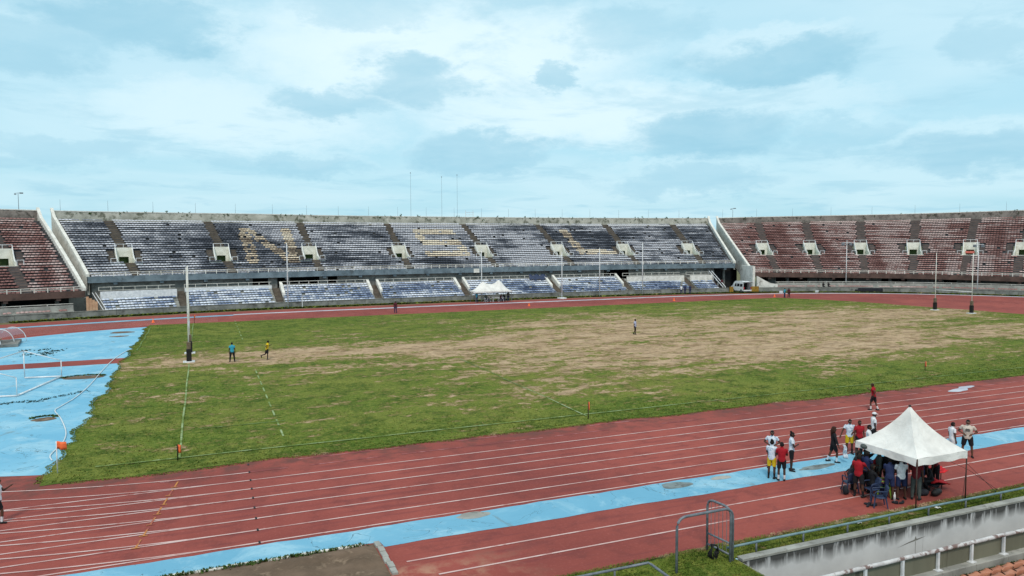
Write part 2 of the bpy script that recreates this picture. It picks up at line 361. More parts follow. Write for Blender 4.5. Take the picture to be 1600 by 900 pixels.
def link(name, data, parent=None, local=False):
    o = bpy.data.objects.new(name, data); COL.objects.link(o)
    if parent is not None:
        o.parent = parent
        if not local:
            off = Vector((0, 0, 0)); p = parent
            while p is not None: off += Vector(p.location); p = p.parent
            o.location = -off
    return o
def tag(o, label=None, cat=None, group=None, kind=None):
    if label: o['label'] = label
    if cat: o['category'] = cat
    if group: o['group'] = group
    if kind: o['kind'] = kind
    return o
def thing(name, label, cat, loc=(0, 0, 0), rz=0.0, group=None):
    o = bpy.data.objects.new(name, None); COL.objects.link(o)
    o.location = loc; o.rotation_euler = (0, 0, rz); o.empty_display_size = .3
    return tag(o, label, cat, group)
def npmesh(name, V, F, mats, mi=None, attr=None):
    """quads from numpy arrays; attr = (name, one value per face)"""
    me = bpy.data.meshes.new(name)
    V = np.asarray(V, np.float32); F = np.asarray(F, np.int32); k = F.shape[1]
    me.vertices.add(len(V)); me.vertices.foreach_set('co', V.ravel())
    me.loops.add(F.size); me.loops.foreach_set('vertex_index', F.ravel())
    me.polygons.add(len(F)); me.polygons.foreach_set('loop_start', np.arange(0, F.size, k, dtype=np.int32))
    for m in mats: me.materials.append(MAT[m])
    if mi is not None: me.polygons.foreach_set('material_index', np.asarray(mi, np.int32))
    if attr is not None:
        a = me.attributes.new(attr[0], 'FLOAT', 'FACE'); a.data.foreach_set('value', np.asarray(attr[1], np.float32))
    me.update(calc_edges=True); return me
def vnoise(x, y, seed=0):
    x = np.asarray(x, float); y = np.asarray(y, float)
    xi = np.floor(x).astype(int); yi = np.floor(y).astype(int); xf = x-xi; yf = y-yi
    h = lambda a, b: np.modf(np.abs(np.sin(a*127.1+b*311.7+seed*74.7)*43758.5453))[0]
    u = xf*xf*(3-2*xf); v = yf*yf*(3-2*yf)
    return (h(xi, yi)*(1-u)+h(xi+1, yi)*u)*(1-v)+(h(xi, yi+1)*(1-u)+h(xi+1, yi+1)*u)*v
def fbm(x, y, seed=0, o=4):
    return sum(vnoise(x*2**i, y*2**i, seed+i)*.5**i for i in range(o))/sum(.5**i for i in range(o))

# ------------------------------------------------------------------ the bowl's plan curve
CTRL = [(-75,72),(-72,83),(-62,96),(-45,107.5),(-30,114.2),(-14.1,119),(-1.7,121.3),(10,122.4),(28,122.8),(51,122.9),(72,122.3),(86,121.0),(98.6,118.3),(109,114.6),(118.4,109.6),(126,103.6),(132.3,96.5),(137.9,87.6),(141.5,79),(143.6,70),(144.3,60),(143.5,50),(141,40)]
def make_curve(step=.5):
    P = np.array(CTRL, float); out = []
    for i in range(1, len(P)-2):
        p0, p1, p2, p3 = P[i-1:i+3]
        for t in np.linspace(0, 1, 40, endpoint=False):
            out.append(.5*((2*p1)+(-p0+p2)*t+(2*p0-5*p1+4*p2-p3)*t*t+(-p0+3*p1-3*p2+p3)*t**3))
    out = np.array(out); L = np.r_[0, np.cumsum(np.hypot(*np.diff(out, axis=0).T))]
    s = np.arange(0, L[-1], step)
    C = np.stack([np.interp(s, L, out[:, 0]), np.interp(s, L, out[:, 1])], 1)
    for _ in range(60): C[1:-1] = .25*C[:-2]+.5*C[1:-1]+.25*C[2:]
    T = np.gradient(C, axis=0); T /= np.linalg.norm(T, axis=1)[:, None]
    N = np.stack([-T[:, 1], T[:, 0]], 1)
    for _ in range(400): N[1:-1] = .25*N[:-2]+.5*N[1:-1]+.25*N[2:]
    N /= np.linalg.norm(N, axis=1)[:, None]
    return s, C, N
CS, CC, CN = make_curve()
def nrm(sv):
    n = np.stack([np.interp(sv, CS, CN[:, 0]), np.interp(sv, CS, CN[:, 1])], -1)
    return n/np.linalg.norm(n, axis=-1, keepdims=True)
def SP(sv, off, z):
    sv = np.asarray(sv, float)
    p = np.stack([np.interp(sv, CS, CC[:, 0]), np.interp(sv, CS, CC[:, 1])], -1) + nrm(sv)*np.asarray(off, float)[..., None]
    return np.concatenate([p, np.broadcast_to(np.asarray(z, float)[..., None], p.shape[:-1]+(1,))], -1)
def theta(sv):
    n = nrm(np.array([sv]))[0]; return math.atan2(-n[0], n[1])
ZR_S = [55, 62, 68, 86, 96, 107, 119, 146, 187, 197, 207, 216, 224.5, 232.5, 260]
ZR_Z = [16.05, 16.04, 15.96, 15.9, 15.88, 15.72, 15.67, 15.61, 15.62, 15.88, 16.03, 16.12, 16.28, 16.45, 16.6]
def zrim(sv): return np.interp(sv, ZR_S, ZR_Z)
RIM_OFF, TREAD = 26.7, .77
def zseat(sv, off):              # height of the seat plane over the terrace
    top = zrim(sv)-.95
    return 7.95+(top-7.95)*(np.asarray(off)-12.0)/(RIM_OFF-12.0)

def ribbon(mb, s0, s1, prof, step=2.0, mi=0, zfun=None):
    """sweep a profile [(off, z), ...] along the bowl"""
    sv = np.linspace(s0, s1, max(2, int(abs(s1-s0)/step)+1))
    P = [[tuple(SP(a, o, z + (zfun(a) if zfun else 0))) for o, z in prof] for a in sv]
    mb.grid(P, mi)
def ribbon_closed(mb, s0, s1, prof, step=2.0, mi=0, zfun=None):
    ribbon(mb, s0, s1, prof+[prof[0]], step, mi, zfun)
    for a in (s0, s1):
        mb.add([tuple(SP(a, o, z + (zfun(a) if zfun else 0))) for o, z in prof], [tuple(range(len(prof)))], mi)

# ------------------------------------------------------------------ setting: ground, track, pitch
def sheet(name, pts, z, m, parent=None):
    mb = MB(); mb.add([(x, y, z) for x, y in pts], [tuple(range(len(pts)))])
    return mb.build(name, m, parent)
g = sheet('ground', [(-6000, 19.15), (6000, 19.15), (6000, 9000), (-6000, 9000)], -.004, 'earth_ground'); tag(g, kind='structure')
g = sheet('lower_ground', [(-6000, -4000), (6000, -4000), (6000, 19.15), (-6000, 19.15)], -2.3, 'earth_ground'); tag(g, kind='structure')

CX, CX2, CY, RI = 1.7, 86.1, 70.5, 34.0
def arc(cx, cy, r, a0, a1, n=60):
    return [(cx + r*math.cos(a), cy + r*math.sin(a)) for a in np.linspace(a0, a1, n)]
# the red rubber: near straight with the jump runways, left bend, far straight, right D and bend
strip_off = -2.6
outer = [(150, 20.2), (150, 60)] + [tuple(SP(a, strip_off, 0)[:2]) for a in np.linspace(262, 20, 120)] + [(-60, 60), (-50, 40), (-40, 20.2)]
sm = []
for i, (x, y) in enumerate(outer): sm.append((x, y))
edge = [(x, 20.22 + .10*math.sin(x*.9)+.08*math.sin(x*2.3+1)) for x in np.linspace(-40, 150, 240)]
track = sheet('running_track', edge + sm[1:-1], .0, 'track'); tag(track, 'red rubber running track with pale lane lines', None, kind='structure')
def strip(name, a_pts, wd, z, m, parent):
    """a painted line of constant width along a polyline"""
    mb = MB(); P = [Vector((x, y, 0)) for x, y in a_pts]; row = []
    for i, p in enumerate(P):
        d = (P[min(i+1, len(P)-1)]-P[max(i-1, 0)]).normalized(); n = Vector((-d.y, d.x, 0))*wd/2
        row.append([(p+n).to_tuple()[:2] + (z,), (p-n).to_tuple()[:2] + (z,)])
    mb.grid(row); return mb.build(name, m, parent)
for k in range(9):
    y = 36.53-1.22*k; r = RI+1.22*k
    wl = .085
    if k == 0:
        for xa, xb in [(4, 9), (12, 14.5), (20, 24), (30, 31.5), (38, 44), (52, 58), (61, 72), (80, 86)]:
            strip('lane_line', [(xa, y), (xb, y)], wl, .012, 'line_worn', track)
    elif k == 1:
        for xa, xb in [(-2, -.2), (0.6, 3.4), (4.4, 8.0), (8.8, 12), (12.6, 16.5), (17.2, 20.5), (24, 26.5), (29, 30.4), (33, 38), (40, 47), (50, 86)]:
            strip('lane_line', [(xa, y), (xb, y)], wl, .012, 'line_worn', track)
    else:
        strip('lane_line', [(x, y) for x in np.linspace(-24 if k > 2 else -9, 86.1, 60)], wl, .012, 'line_white', track)
    bend = arc(CX, CY, r, -math.pi/2, -math.pi*1.5, 120)
    strip('lane_line', bend if k else bend[18:], wl, .0155, 'line_white' if k else 'line_worn', track)
    strip('lane_line', [(x, CY+r) for x in np.linspace(CX, CX2, 30)], wl*.8, .012, 'line_worn', track)
    strip('lane_line', arc(CX2, CY, r, -math.pi/2, math.pi/2, 90), wl*.8, .012, 'line_worn', track)
for y in (23.2, 21.9):
    strip('runway_line', [(x, y) for x in np.linspace(5.9 if y > 23 else 6.6, 90, 40)], .085, .012, 'line_white', track)
# tick marks at the start of the bend and the dashed yellow change-over mark
for k in range(9):
    mb = MB(); y = 36.53-1.22*k; mb.box((1.72-.02*k, y, .018), (.07, .22, .012)); mb.build('start_mark', 'black', track)
for i in range(7):
    t0, t1 = i/7, (i+.72)/7
    strip('change_over_mark', [(-1.27-1.19*t, 35.15-7.52*t) for t in (t0, t1)], .07, .019, 'line_yellow', track)
    strip('change_over_mark', [(-1.27-1.19*t1-.14, 35.15-7.52*t1), (-1.27-1.19*t1+.14, 35.15-7.52*t1)], .07, .0225, 'line_yellow', track)
# far verge strip: blue paint at the bend, bleached to white along the straight and the right bend
o = strip('painted_verge', [tuple(SP(a, strip_off-5.6 if a < 96 else strip_off-5.6, 0)[:2]) for a in np.linspace(40, 87.5, 40)], 1.5, .009, 'blue_strip'.replace('strip', 'strip'), track)
o = strip('painted_verge', [tuple(SP(a, float(np.interp(a, [87, 110, 150, 175, 190, 230, 260], [-7.6, -7.6, -7.4, -6.0, -4.2, -2.6, -2.4])), 0)[:2]) for a in np.linspace(87.6, 262, 140)], 1.3, .009, 'strip_white', track)

# long-jump runway in blue, its sand pit and kerb
bl = [(x, 26.52+.03*math.sin(x*1.1)+.03*math.sin(x*3.7)) for x in np.linspace(-12, 95, 160)] + [(x, 24.66+.04*math.sin(x*.8+2)+.02*math.sin(x*2.9)) for x in np.linspace(95, 5.5, 130)] + [(5.45, 25.12)] + [(x, 25.18+.05*math.sin(x*2.1)) for x in np.linspace(5.2, -12, 40)]
runway = sheet('jump_runway', bl, .008, 'blue_strip'); tag(runway, 'sky blue painted jump runway along the near straight', None, kind='structure')
def blob(name, x, y, rx, ry, z, m, parent, seed=0, rz=0.0, lab=None):
    mb = MB(); pts = []
    for i in range(28):
        a = 2*math.pi*i/28; k = .72+.5*float(vnoise(math.cos(a)*1.6+seed*3.3, math.sin(a)*1.6+seed*7.1, seed))
        px, py = rx*k*math.cos(a), ry*k*math.sin(a)
        pts.append((x+px*math.cos(rz)-py*math.sin(rz), y+px*math.sin(rz)+py*math.cos(rz), z))
    mb.add(pts, [tuple(range(28))]); return mb.build(name, m, parent)
blob('worn_patch', 18.5, 26.05, .8, .34, .0115, 'patch', runway, 3)
blob('worn_patch', 25.9, 25.6, 1.0, .28, .0115, 'patch', runway, 5)
blob('worn_patch', 9.3, 26.22, .62, .32, .0115, 'concrete_light', runway, 9)
blob('worn_patch', 20.9, 26.1, .6, .2, .0115, 'concrete_light', runway, 12)
pg = MB(); nx, ny = 60, 22
P = []
for i in range(nx+1):
    row = []
    for j in range(ny+1):
        x = -14+19.2*i/nx; y = 21.0+4.05*j/ny
        e = min(1, (25.05-y)/.35, (5.2-x)/.35)
        row.append((x, y, .006+max(0, e)*.14*float(fbm(x*1.1, y*1.3, 4))))
    P.append(row)
pg.grid(P); pit = pg.build('sand_pit', 'earth', smooth=True); tag(pit, kind='structure')
t = thing('pit_kerb', 'broken concrete kerb at the end of the sand pit', 'kerb', (5.33, 23.7, 0))
for i in range(6):
    kb = MB(); kb.box((5.33+.02*math.sin(i*2.2), 22.62+.45*i, .03), (.2, .41, .10+.02*math.sin(i*1.7)), rz=.03*math.sin(i*3)); kb.build('kerb_block', 'concrete_light', t, bevel=.015)
t = thing('pit_edging', 'low crumbling edging between the sand pit and blue runway', 'kerb', (-2, 25.1, 0))
for i in range(14):
    kb = MB(); kb.box((4.3-i*1.12, 25.10+.02*math.sin(i*2.7), .02), (1.02-.3*(i % 4 == 2), .12, .07), rz=.02*math.sin(i*4)); kb.build('kerb_block', 'white_dirty', t, bevel=.01)

# left D in blue with a red runway across it
Dl = [(-6.0, CY-33.0*math.sin(math.acos(min(1, 7.7/33.0))))]
Dl = [(x, y) for x, y in arc(CX, CY, 33.0, -math.pi/2-.24, -math.pi*1.5+.24, 70)]
apron = sheet('blue_apron', Dl, .006, 'blue_floor'); tag(apron, 'sky blue painted apron with weedy cracks', None, kind='structure')
ra = [(-29.6, 75.6), (-6.2, 75.7)] ; 
strip('red_runway', [(x, 74.0+.03*math.sin(x*2)) for x in np.linspace(-29.5, -6.0, 40)], 3.1, .0095, 'track', apron)
for (x, y, rx, ry, sd) in [(-9.05, 51.0, .62, .62, 1), (-8.9, 65.9, 1.45, .85, 2), (-8.9, 97.5, 1.4, .9, 3), (-8.8, 93.4, 1.0, .6, 4)]:
    blob('worn_patch', x, y, rx, ry, .0115, 'earth', apron, sd)
blob('drain_cover', -6.0+15*0+15.0, 20.05, .62, .2, .016, 'concrete', None, 2).name = 'drain_cover'
dc = bpy.data.objects['drain_cover']; dc.location = (14.9, -.30, 0); tag(dc, 'dark flat drain slab in the grass strip below the near tent', 'drain cover')
blob('white_patch', 48.2, 34.95, 1.1, .42, .019, 'strip_white', track, 7, .1); blob('white_patch', 49.5, 35.4, .9, .28, .0205, 'strip_white', track, 8, .15)

# the turf
def dryness(X, Y):
    g = lambda x, y, sx, sy: np.exp(-((X-x)/sx)**2-((Y-y)/sy)**2)
    d = .85*g(4, 70.6, 13, 4.5)+.80*g(50, 78, 26, 14)+.55*g(28, 70, 20, 8)+.75*g(84, 77, 18, 8)+.7*g(97, 74, 8, 5)+.52*g(40, 57, 30, 9)+.50*g(66, 56, 28, 10)+.35*g(80, 62, 22, 10)
    d += .22*g(16, 45, 14, 4)+.25*g(40, 48, 18, 6)+.32*g(10.5, 61, 8, 2)
    d -= .25*np.clip((Y-94)/6, 0, 1)+.18*np.clip((44-Y)/5, 0, 1)+.22*g(10, 88, 16, 9)+.15*g(8, 52, 12, 8)
    d += .75*(fbm(X*.08, Y*.13, 5)-.5)
    return np.clip(.185+d*.54+.25*np.exp(-((X-6)/9)**2-((Y-70.6)/2.6)**2), 0, .66)
def jag(t, a, sc, seed): return a*(2*fbm(np.array([t*sc]), np.array([seed*1.7]), seed)[0]-1)
NX, NY = 150, 96
us = np.linspace(0, 1, NX+1); vsx = np.linspace(0, 1, NY+1)
ys = 36.95+vsx*(104.35-36.95)
XL = np.array([-6.6+jag(y, .55, .55, 3) for y in ys]); XR = np.array([float(np.interp(y, [36, 50, 60, 66.8, 79.8, 92.7, 98, 104.4], [112, 108, 106, 104.7, 103, 101, 99, 95.5]))+jag(y, .5, .4, 4) for y in ys])
GX = XL[None]+us[:, None]*(XR-XL)[None]; GY = np.broadcast_to(ys, GX.shape).copy()
GY[:, 0] += np.array([jag(x, .42, .35, 6) for x in GX[:, 0]]); GY[:, -1] += np.array([jag(x, .35, .3, 8) for x in GX[:, -1]])
ue = np.minimum(us, 1-us)[:, None]; ve = np.minimum(vsx, 1-vsx)[None]
GZ = .016+.05*np.minimum(1, 12*np.minimum(ue, ve))*vnoise(GX*.8, GY*.8, 2)
V = np.stack([GX, GY, GZ], -1).reshape(-1, 3)
V = np.array(V); D = dryness(V[:, 0], V[:, 1])
F = np.array([(i*(NY+1)+j, (i+1)*(NY+1)+j, (i+1)*(NY+1)+j+1, i*(NY+1)+j+1) for i in range(NX) for j in range(NY)])
me = npmesh('pitch', V, F, ['grass'])
a = me.attributes.new('dry', 'FLOAT', 'POINT'); a.data.foreach_set('value', D.astype(np.float32))
me.polygons.foreach_set('use_smooth', [True]*len(me.polygons))
pitch = link('pitch', me); tag(pitch, 'grass playing field worn to bare straw in the middle', None, kind='structure')
def tufts(name, X, Y, dry, hmin, hmax, wmin, wmax, label, z0=.02, zg=None):
    z0 = np.full(len(X), z0) if zg is None else zg
    n = len(X); ang = rng.uniform(0, math.pi, n); h = rng.uniform(hmin, hmax, n); wd = rng.uniform(wmin, wmax, n)
    lean = rng.uniform(1.2, 3.2, n)*np.sign(rng.uniform(-1, 1, n))*h
    ca, sa = np.cos(ang), np.sin(ang)
    V = np.zeros((n, 4, 3)); 
    V[:, 0] = np.stack([X-ca*wd, Y-sa*wd, z0-.015], 1); V[:, 1] = np.stack([X+ca*wd, Y+sa*wd, z0-.015], 1)
    V[:, 2] = np.stack([X+ca*wd*.6-sa*lean, Y+sa*wd*.6+ca*lean, z0+h*rng.uniform(.6, 1, n)], 1); V[:, 3] = np.stack([X-ca*wd*.5-sa*lean, Y-sa*wd*.5+ca*lean, z0+h], 1)
    F = np.arange(4*n).reshape(n, 4)
    me = npmesh(name, V.reshape(-1, 3), F, ['grass'])
    a = me.attributes.new('dry', 'FLOAT', 'POINT'); a.data.foreach_set('value', np.repeat(dry, 4).astype(np.float32))
    return tag(link(name, me), label, 'grass', kind='stuff')
n = 200000
tx = rng.uniform(-6.4, 104, n); ty = 37.2+66.8*rng.uniform(0, 1, n)**1.5
keep = tx < np.interp(ty, [36, 50, 60, 66.8, 79.8, 92.7, 98, 104.4], [111, 107, 105, 104, 102.4, 100.5, 98.4, 95])
dd = dryness(tx, ty); keep &= rng.uniform(0, 1, n) > dd*.75
tufts('grass_tufts', tx[keep], ty[keep], dd[keep], .012, .030, .010, .035, 'short uneven grass of the playing field', zg=.018+.05*vnoise(tx[keep]*.8, ty[keep]*.8, 2))
ey = rng.uniform(37.3, 103, 16000); ex = -6.6-.12+np.abs(rng.normal(0, .28, 16000))+.55*(2*fbm(ey*.55, np.full(16000, 5.1), 3)-1)-.18*fbm(ey*3.1, ey*0, 17)
tufts('edge_grass', ex, ey, np.full(16000, .16), .006, .018, .010, .03, 'ragged fringe of grass spreading over the blue apron', .02)
ex = rng.uniform(-6, 102, 16000); ey = 36.9-.1+np.abs(rng.normal(0, .2, 16000))+.42*(2*fbm(ex*.35, np.full(16000, 10.2), 6)-1)-.2*fbm(ex*2.3, ex*0, 18)
tufts('kerb_grass', ex, ey, np.full(16000, .26), .006, .016, .010, .03, 'ragged fringe of grass creeping over the inner lane', .015)
# grass verge above the moat
vg = MB(); P = [[(x, y0 if j else y0, .002+.05*float(vnoise(x*1.3, y0*3, 5))) for j, y0 in enumerate(np.linspace(19.16, 20.30, 7))] for x in np.linspace(2, 100, 260)]
for i, row in enumerate(P): row[-1] = (row[-1][0], 20.18+jag(row[-1][0], .30, .8, 11), .001)
vg.grid(P); o = vg.build('grass_verge', 'grass', smooth=True); tag(o, 'narrow grass verge between the track and the moat', None, kind='structure')
a = o.data.attributes.new('dry', 'FLOAT', 'POINT'); a.data.foreach_set('value', np.array([.08+.32*(v[1] > 19.95) for v in vg.v], np.float32))
tx = rng.uniform(6, 60, 60000); ty = rng.uniform(19.22, 20.25, 60000)
tufts('verge_grass', tx, ty, .08+.3*(ty > 19.95), .010, .028, .005, .014, 'rough grass growing on the verge by the moat rail', .045)
tx = np.r_[rng.uniform(-10, 130, 9000)]; sv_ = rng.uniform(60, 250, 14000); of_ = rng.uniform(-1.5, -.1, 14000)
pp = SP(sv_, of_, 0); tufts('wall_foot_grass', pp[:, 0], pp[:, 1], np.full(len(pp), .15), .05, .22, .1, .3, 'strip of rough grass along the foot of the grey wall')
# painted lines on the turf
strip('touch_line', [(x, 38.9+.02*math.sin(x*.7)) for x in np.linspace(-4.9, 28, 60)], .10, .075, 'line_grass', pitch)
strip('touch_line', [(x, 38.9+.02*math.sin(x*.7)) for x in np.linspace(28, 98, 60)], .09, .075, 'line_faint', pitch)
strip('goal_line', [(-1.32+.015*math.sin(y*.5), y) for y in np.linspace(38.9, 69, 40)], .10, .075, 'line_grass', pitch)
strip('goal_line', [(-1.32+.015*math.sin(y*.5), y) for y in np.linspace(77, 104, 30)], .12, .075, 'line_faint', pitch)
for y in np.r_[np.arange(41, 64, 2.6), np.arange(84, 104, 3.2)]:
    strip('dashed_line', [(3.75, y), (3.75, y+1.5)], .10, .075, 'line_grass', pitch)
strip('twenty_two_line', [(20.9+.04*math.sin(y*.6), y) for y in np.linspace(38.5, 48, 30)], .10, .075, 'line_grass', pitch)
strip('twenty_two_line', [(20.9+.04*math.sin(y*.6), y) for y in np.linspace(48, 62, 30)], .09, .075, 'line_faint', pitch)
for y in (44.6, 54.0): strip('dash_mark', [(x, y) for x in np.linspace(-.4, 4.2 if y < 50 else 1.5, 8)], .10, .075, 'line_faint', pitch)
strip('dead_ball_line', [(-6.1+.05*math.sin(y), y) for y in np.linspace(80, 101, 30)], .10, .078, 'line_faint', pitch)
# ------------------------------------------------------------------ grandstands
def seat_mesh(name, pos, tan, nor, mats, mi, wear):
    """bucket seats: pan and upright back, 10 quads each"""
    def bx(x0, x1, y0, y1, z0, z1):
        v = [(x, y, z) for z in (z0, z1) for y in (y0, y1) for x in (x0, x1)]
        return v, [(4, 5, 7, 6), (0, 1, 5, 4), (2, 6, 7, 3), (0, 4, 6, 2), (1, 3, 7, 5)]
    v1, f1 = bx(-.235, .235, -.20, .16, .27, .325); v2, f2 = bx(-.235, .235, .13, .18, .32, .46)
    v2 = [(x*(.94 if z > .4 else 1), y+(.05 if z > .4 else 0), z) for x, y, z in v2]
    T = np.array(v1+v2); Fq = np.array(f1+[tuple(i+8 for i in f) for f in f2])
    n = len(pos); sc = rng.uniform(.94, 1.04, n)
    V = pos[:, None, :].repeat(16, 1).copy()
    V[:, :, :2] += T[None, :, 0:1]*tan[:, None, :] + T[None, :, 1:2]*nor[:, None, :]
    V[:, :, 2] += T[None, :, 2]*sc[:, None] - .0
    F = (Fq[None]+16*np.arange(n)[:, None, None]).reshape(-1, 4)
    me = npmesh(name, V.reshape(-1, 3), F, mats, np.repeat(mi, 10), ('wear', np.repeat(wear, 10)))
    return me
def row_positions(off, sa, sb, pitch=.5):
    sv = np.arange(sa, sb, .25)
    if len(sv) < 3: return np.array([])
    p = SP(sv, off, 0.0)[:, :2]; L = np.r_[0, np.cumsum(np.hypot(*np.diff(p, axis=0).T))]
    q = np.arange(pitch/2, L[-1]-pitch/2, pitch)
    return np.interp(q, L, sv)
AW, VW, V_O1, V_O2 = .66, 1.30, 11.75, 15.3      # half aisle, half vomitory, its depth in the rake
def build_stand(name, label, front, nrow, sL, sR, aisles, voms, seat, fascia, rimm, stairm, wearf, letters=None, step_col='terrace'):
    base = SP((sL(front)+sR(front))/2, front, 0.0)
    st = thing(name, label, 'grandstand', tuple(base))
    offs = front+TREAD*np.arange(nrow)
    # concrete terracing, left out where a passage cuts through it
    mb = MB()
    def intervals(off):
        a, b = sL(off), sR(off); cuts = []
        if V_O1-.2 < off < V_O2-.3: cuts = [(v-VW+.04, v+VW-.04) for v in voms]
        out = []; cur = a
        for c0, c1 in sorted(cuts):
            if c1 < a or c0 > b: continue
            if c0 > cur: out.append((cur, c0))
            cur = max(cur, c1)
        if cur < b: out.append((cur, b))
        return out
    for k, off in enumerate(offs):
        for a, b in intervals(off):
            zf = lambda s_: float(zseat(s_, off))-.42
            zlow = float(TREAD*.47)
            ribbon(mb, a, b, [(off-.30, -zlow-.1), (off-.30, 0), (off-.30+TREAD+.02, 0)], 3.0, 0, zf)
    mb.build('terrace_steps', step_col, st)
    # seats, block by block between the aisles
    ed = [-1e9]+[float(np.mean(a)) for a in aisles]+[1e9]
    A = lambda off: [np.interp(off, [front, RIM_OFF], [a[1], a[0]]) for a in aisles]
    blocks = {}
    for k, off in enumerate(offs):
        sv = row_positions(off, sL(off)+.5, sR(off)-.4)
        if len(sv) == 0: continue
        keep = rng.uniform(0, 1, len(sv)) > .012
        al = A(off)
        for a in al: keep &= np.abs(sv-a) > AW
        if V_O1-.7 < off < V_O2+.2:
            for v in voms: keep &= np.abs(sv-v) > VW+(.95 if off > V_O1-.3 else .0)
        sv = sv[keep]; bl = np.searchsorted(al, sv)
        wv = wearf(sv, k, off)
        mi = np.zeros(len(sv), int)
        if letters is not None: mi = letters(sv, k).astype(int)
        for b in np.unique(bl):
            s_ = bl == b; blocks.setdefault(int(b), []).append((sv[s_], np.full(s_.sum(), off), wv[s_], mi[s_]))
    for b in sorted(blocks):
        sv = np.concatenate([x[0] for x in blocks[b]]); of = np.concatenate([x[1] for x in blocks[b]])
        wv = np.concatenate([x[2] for x in blocks[b]]); mi = np.concatenate([x[3] for x in blocks[b]])
        nr = nrm(sv); tn = np.stack([nr[:, 1], -nr[:, 0]], 1)
        pos = SP(sv, of+.18, zseat(sv, of)-.42)
        o = link('seat_block', seat_mesh('seat_block', pos, tn, nr, seat, mi, wv), st); o['kind'] = 'stuff'
    # aisle stairs: two steps to a row
    for (stp, sbt), v in zip(aisles, voms):
        fl = {}
        for k in range(nrow*2):
            off = front+TREAD*.5*k
            s0 = float(np.interp(off, [front, RIM_OFF], [sbt, stp]))
            spans = [('lower' if off < V_O1 else 'upper', s0-AW, s0+AW)]
            if V_O1-.3 < off < V_O2+.2: spans = [('side_a', v-VW-.85, v-VW-.1), ('side_b', v+VW+.1, v+VW+.85)]
            for key, a, b in spans:
                zz = float(zseat(s0, off))-.36
                ribbon_closed(fl.setdefault(key, MB()), a, b, [(off-.30, zz-.35), (off-.30, zz+.02), (off+.10, zz+.02), (off+.10, zz-.35)], 1.2)
        for key, mb in fl.items(): mb.build('side_stair' if 'side' in key else 'aisle_stair', stairm, st)
    # front fascia beam, its brackets, and the railing along it
    f0, f1 = sL(front), sR(front)
    mb = MB(); ribbon_closed(mb, f0, f1, [(front-.45, -.90), (front-.45, .02), (front-.2, .02), (front-.2, -.25), (front+1.4, -.5), (front+1.4, -.8), (front+.2, -.90)], 2.0, 0, lambda s_: float(zseat(s_, front))-.2)
    mb.build('fascia_beam', fascia, st)
    for sb_ in np.arange(f0+3.5, f1-1, 6.1):
        mb = MB(); z = float(zseat(sb_, front)); p = SP(sb_, front+.35, z-1.27)
        mb.box(tuple(p), (.55, 1.3, .34), theta(sb_)); mb.build('bracket', fascia, st)
    mb = MB(); rz_ = lambda s_: float(zseat(s_, front))-.18
    for zz in (.62, .34):
        ribbon_closed(mb, f0+.1, f1-.1, [(front-.40, zz-.03), (front-.40, zz+.04), (front-.33, zz+.04), (front-.33, zz-.03)], 3.0, 0, rz_)
    for sp in np.arange(f0+.2, f1, 1.55):
        mb.box(tuple(SP(sp, front-.36, rz_(sp)+.31)), (.11, .09, .64), theta(sp))
    mb.build('front_railing', 'white_dirty', st)
    # back parapet with white coping
    r0, r1 = sL(RIM_OFF), sR(RIM_OFF)
    mb = MB(); ribbon_closed(mb, r0, r1, [(RIM_OFF+.1, -6), (RIM_OFF+.1, -.12), (RIM_OFF+.45, -.12), (RIM_OFF+.45, -6)], 3.0, 0, lambda s_: float(zrim(s_)))
    mb.build('back_parapet', rimm, st)
    mb = MB(); ribbon_closed(mb, r0, r1, [(RIM_OFF+.04, -.12), (RIM_OFF+.04, .03), (RIM_OFF+.52, .03), (RIM_OFF+.52, -.12)], 3.0, 0, lambda s_: float(zrim(s_)))
    mb.build('coping', 'white_dirty', st)
    # lightning rods along the rim
    mb0 = MB(); mb0.tube([(0, 0, -.3), (0, 0, 1.9)], [.03, .015], 5); rod = mb0.mesh('lightning_rod', 'galv')
    for sr_ in np.arange(r0+1.0, r1, 5.9):
        o = link('lightning_rod', rod, st, True); o.location = Vector(SP(sr_, RIM_OFF+.28, float(zrim(sr_)))) - Vector(st.location)
    # weeds rooted in the parapet
    return st
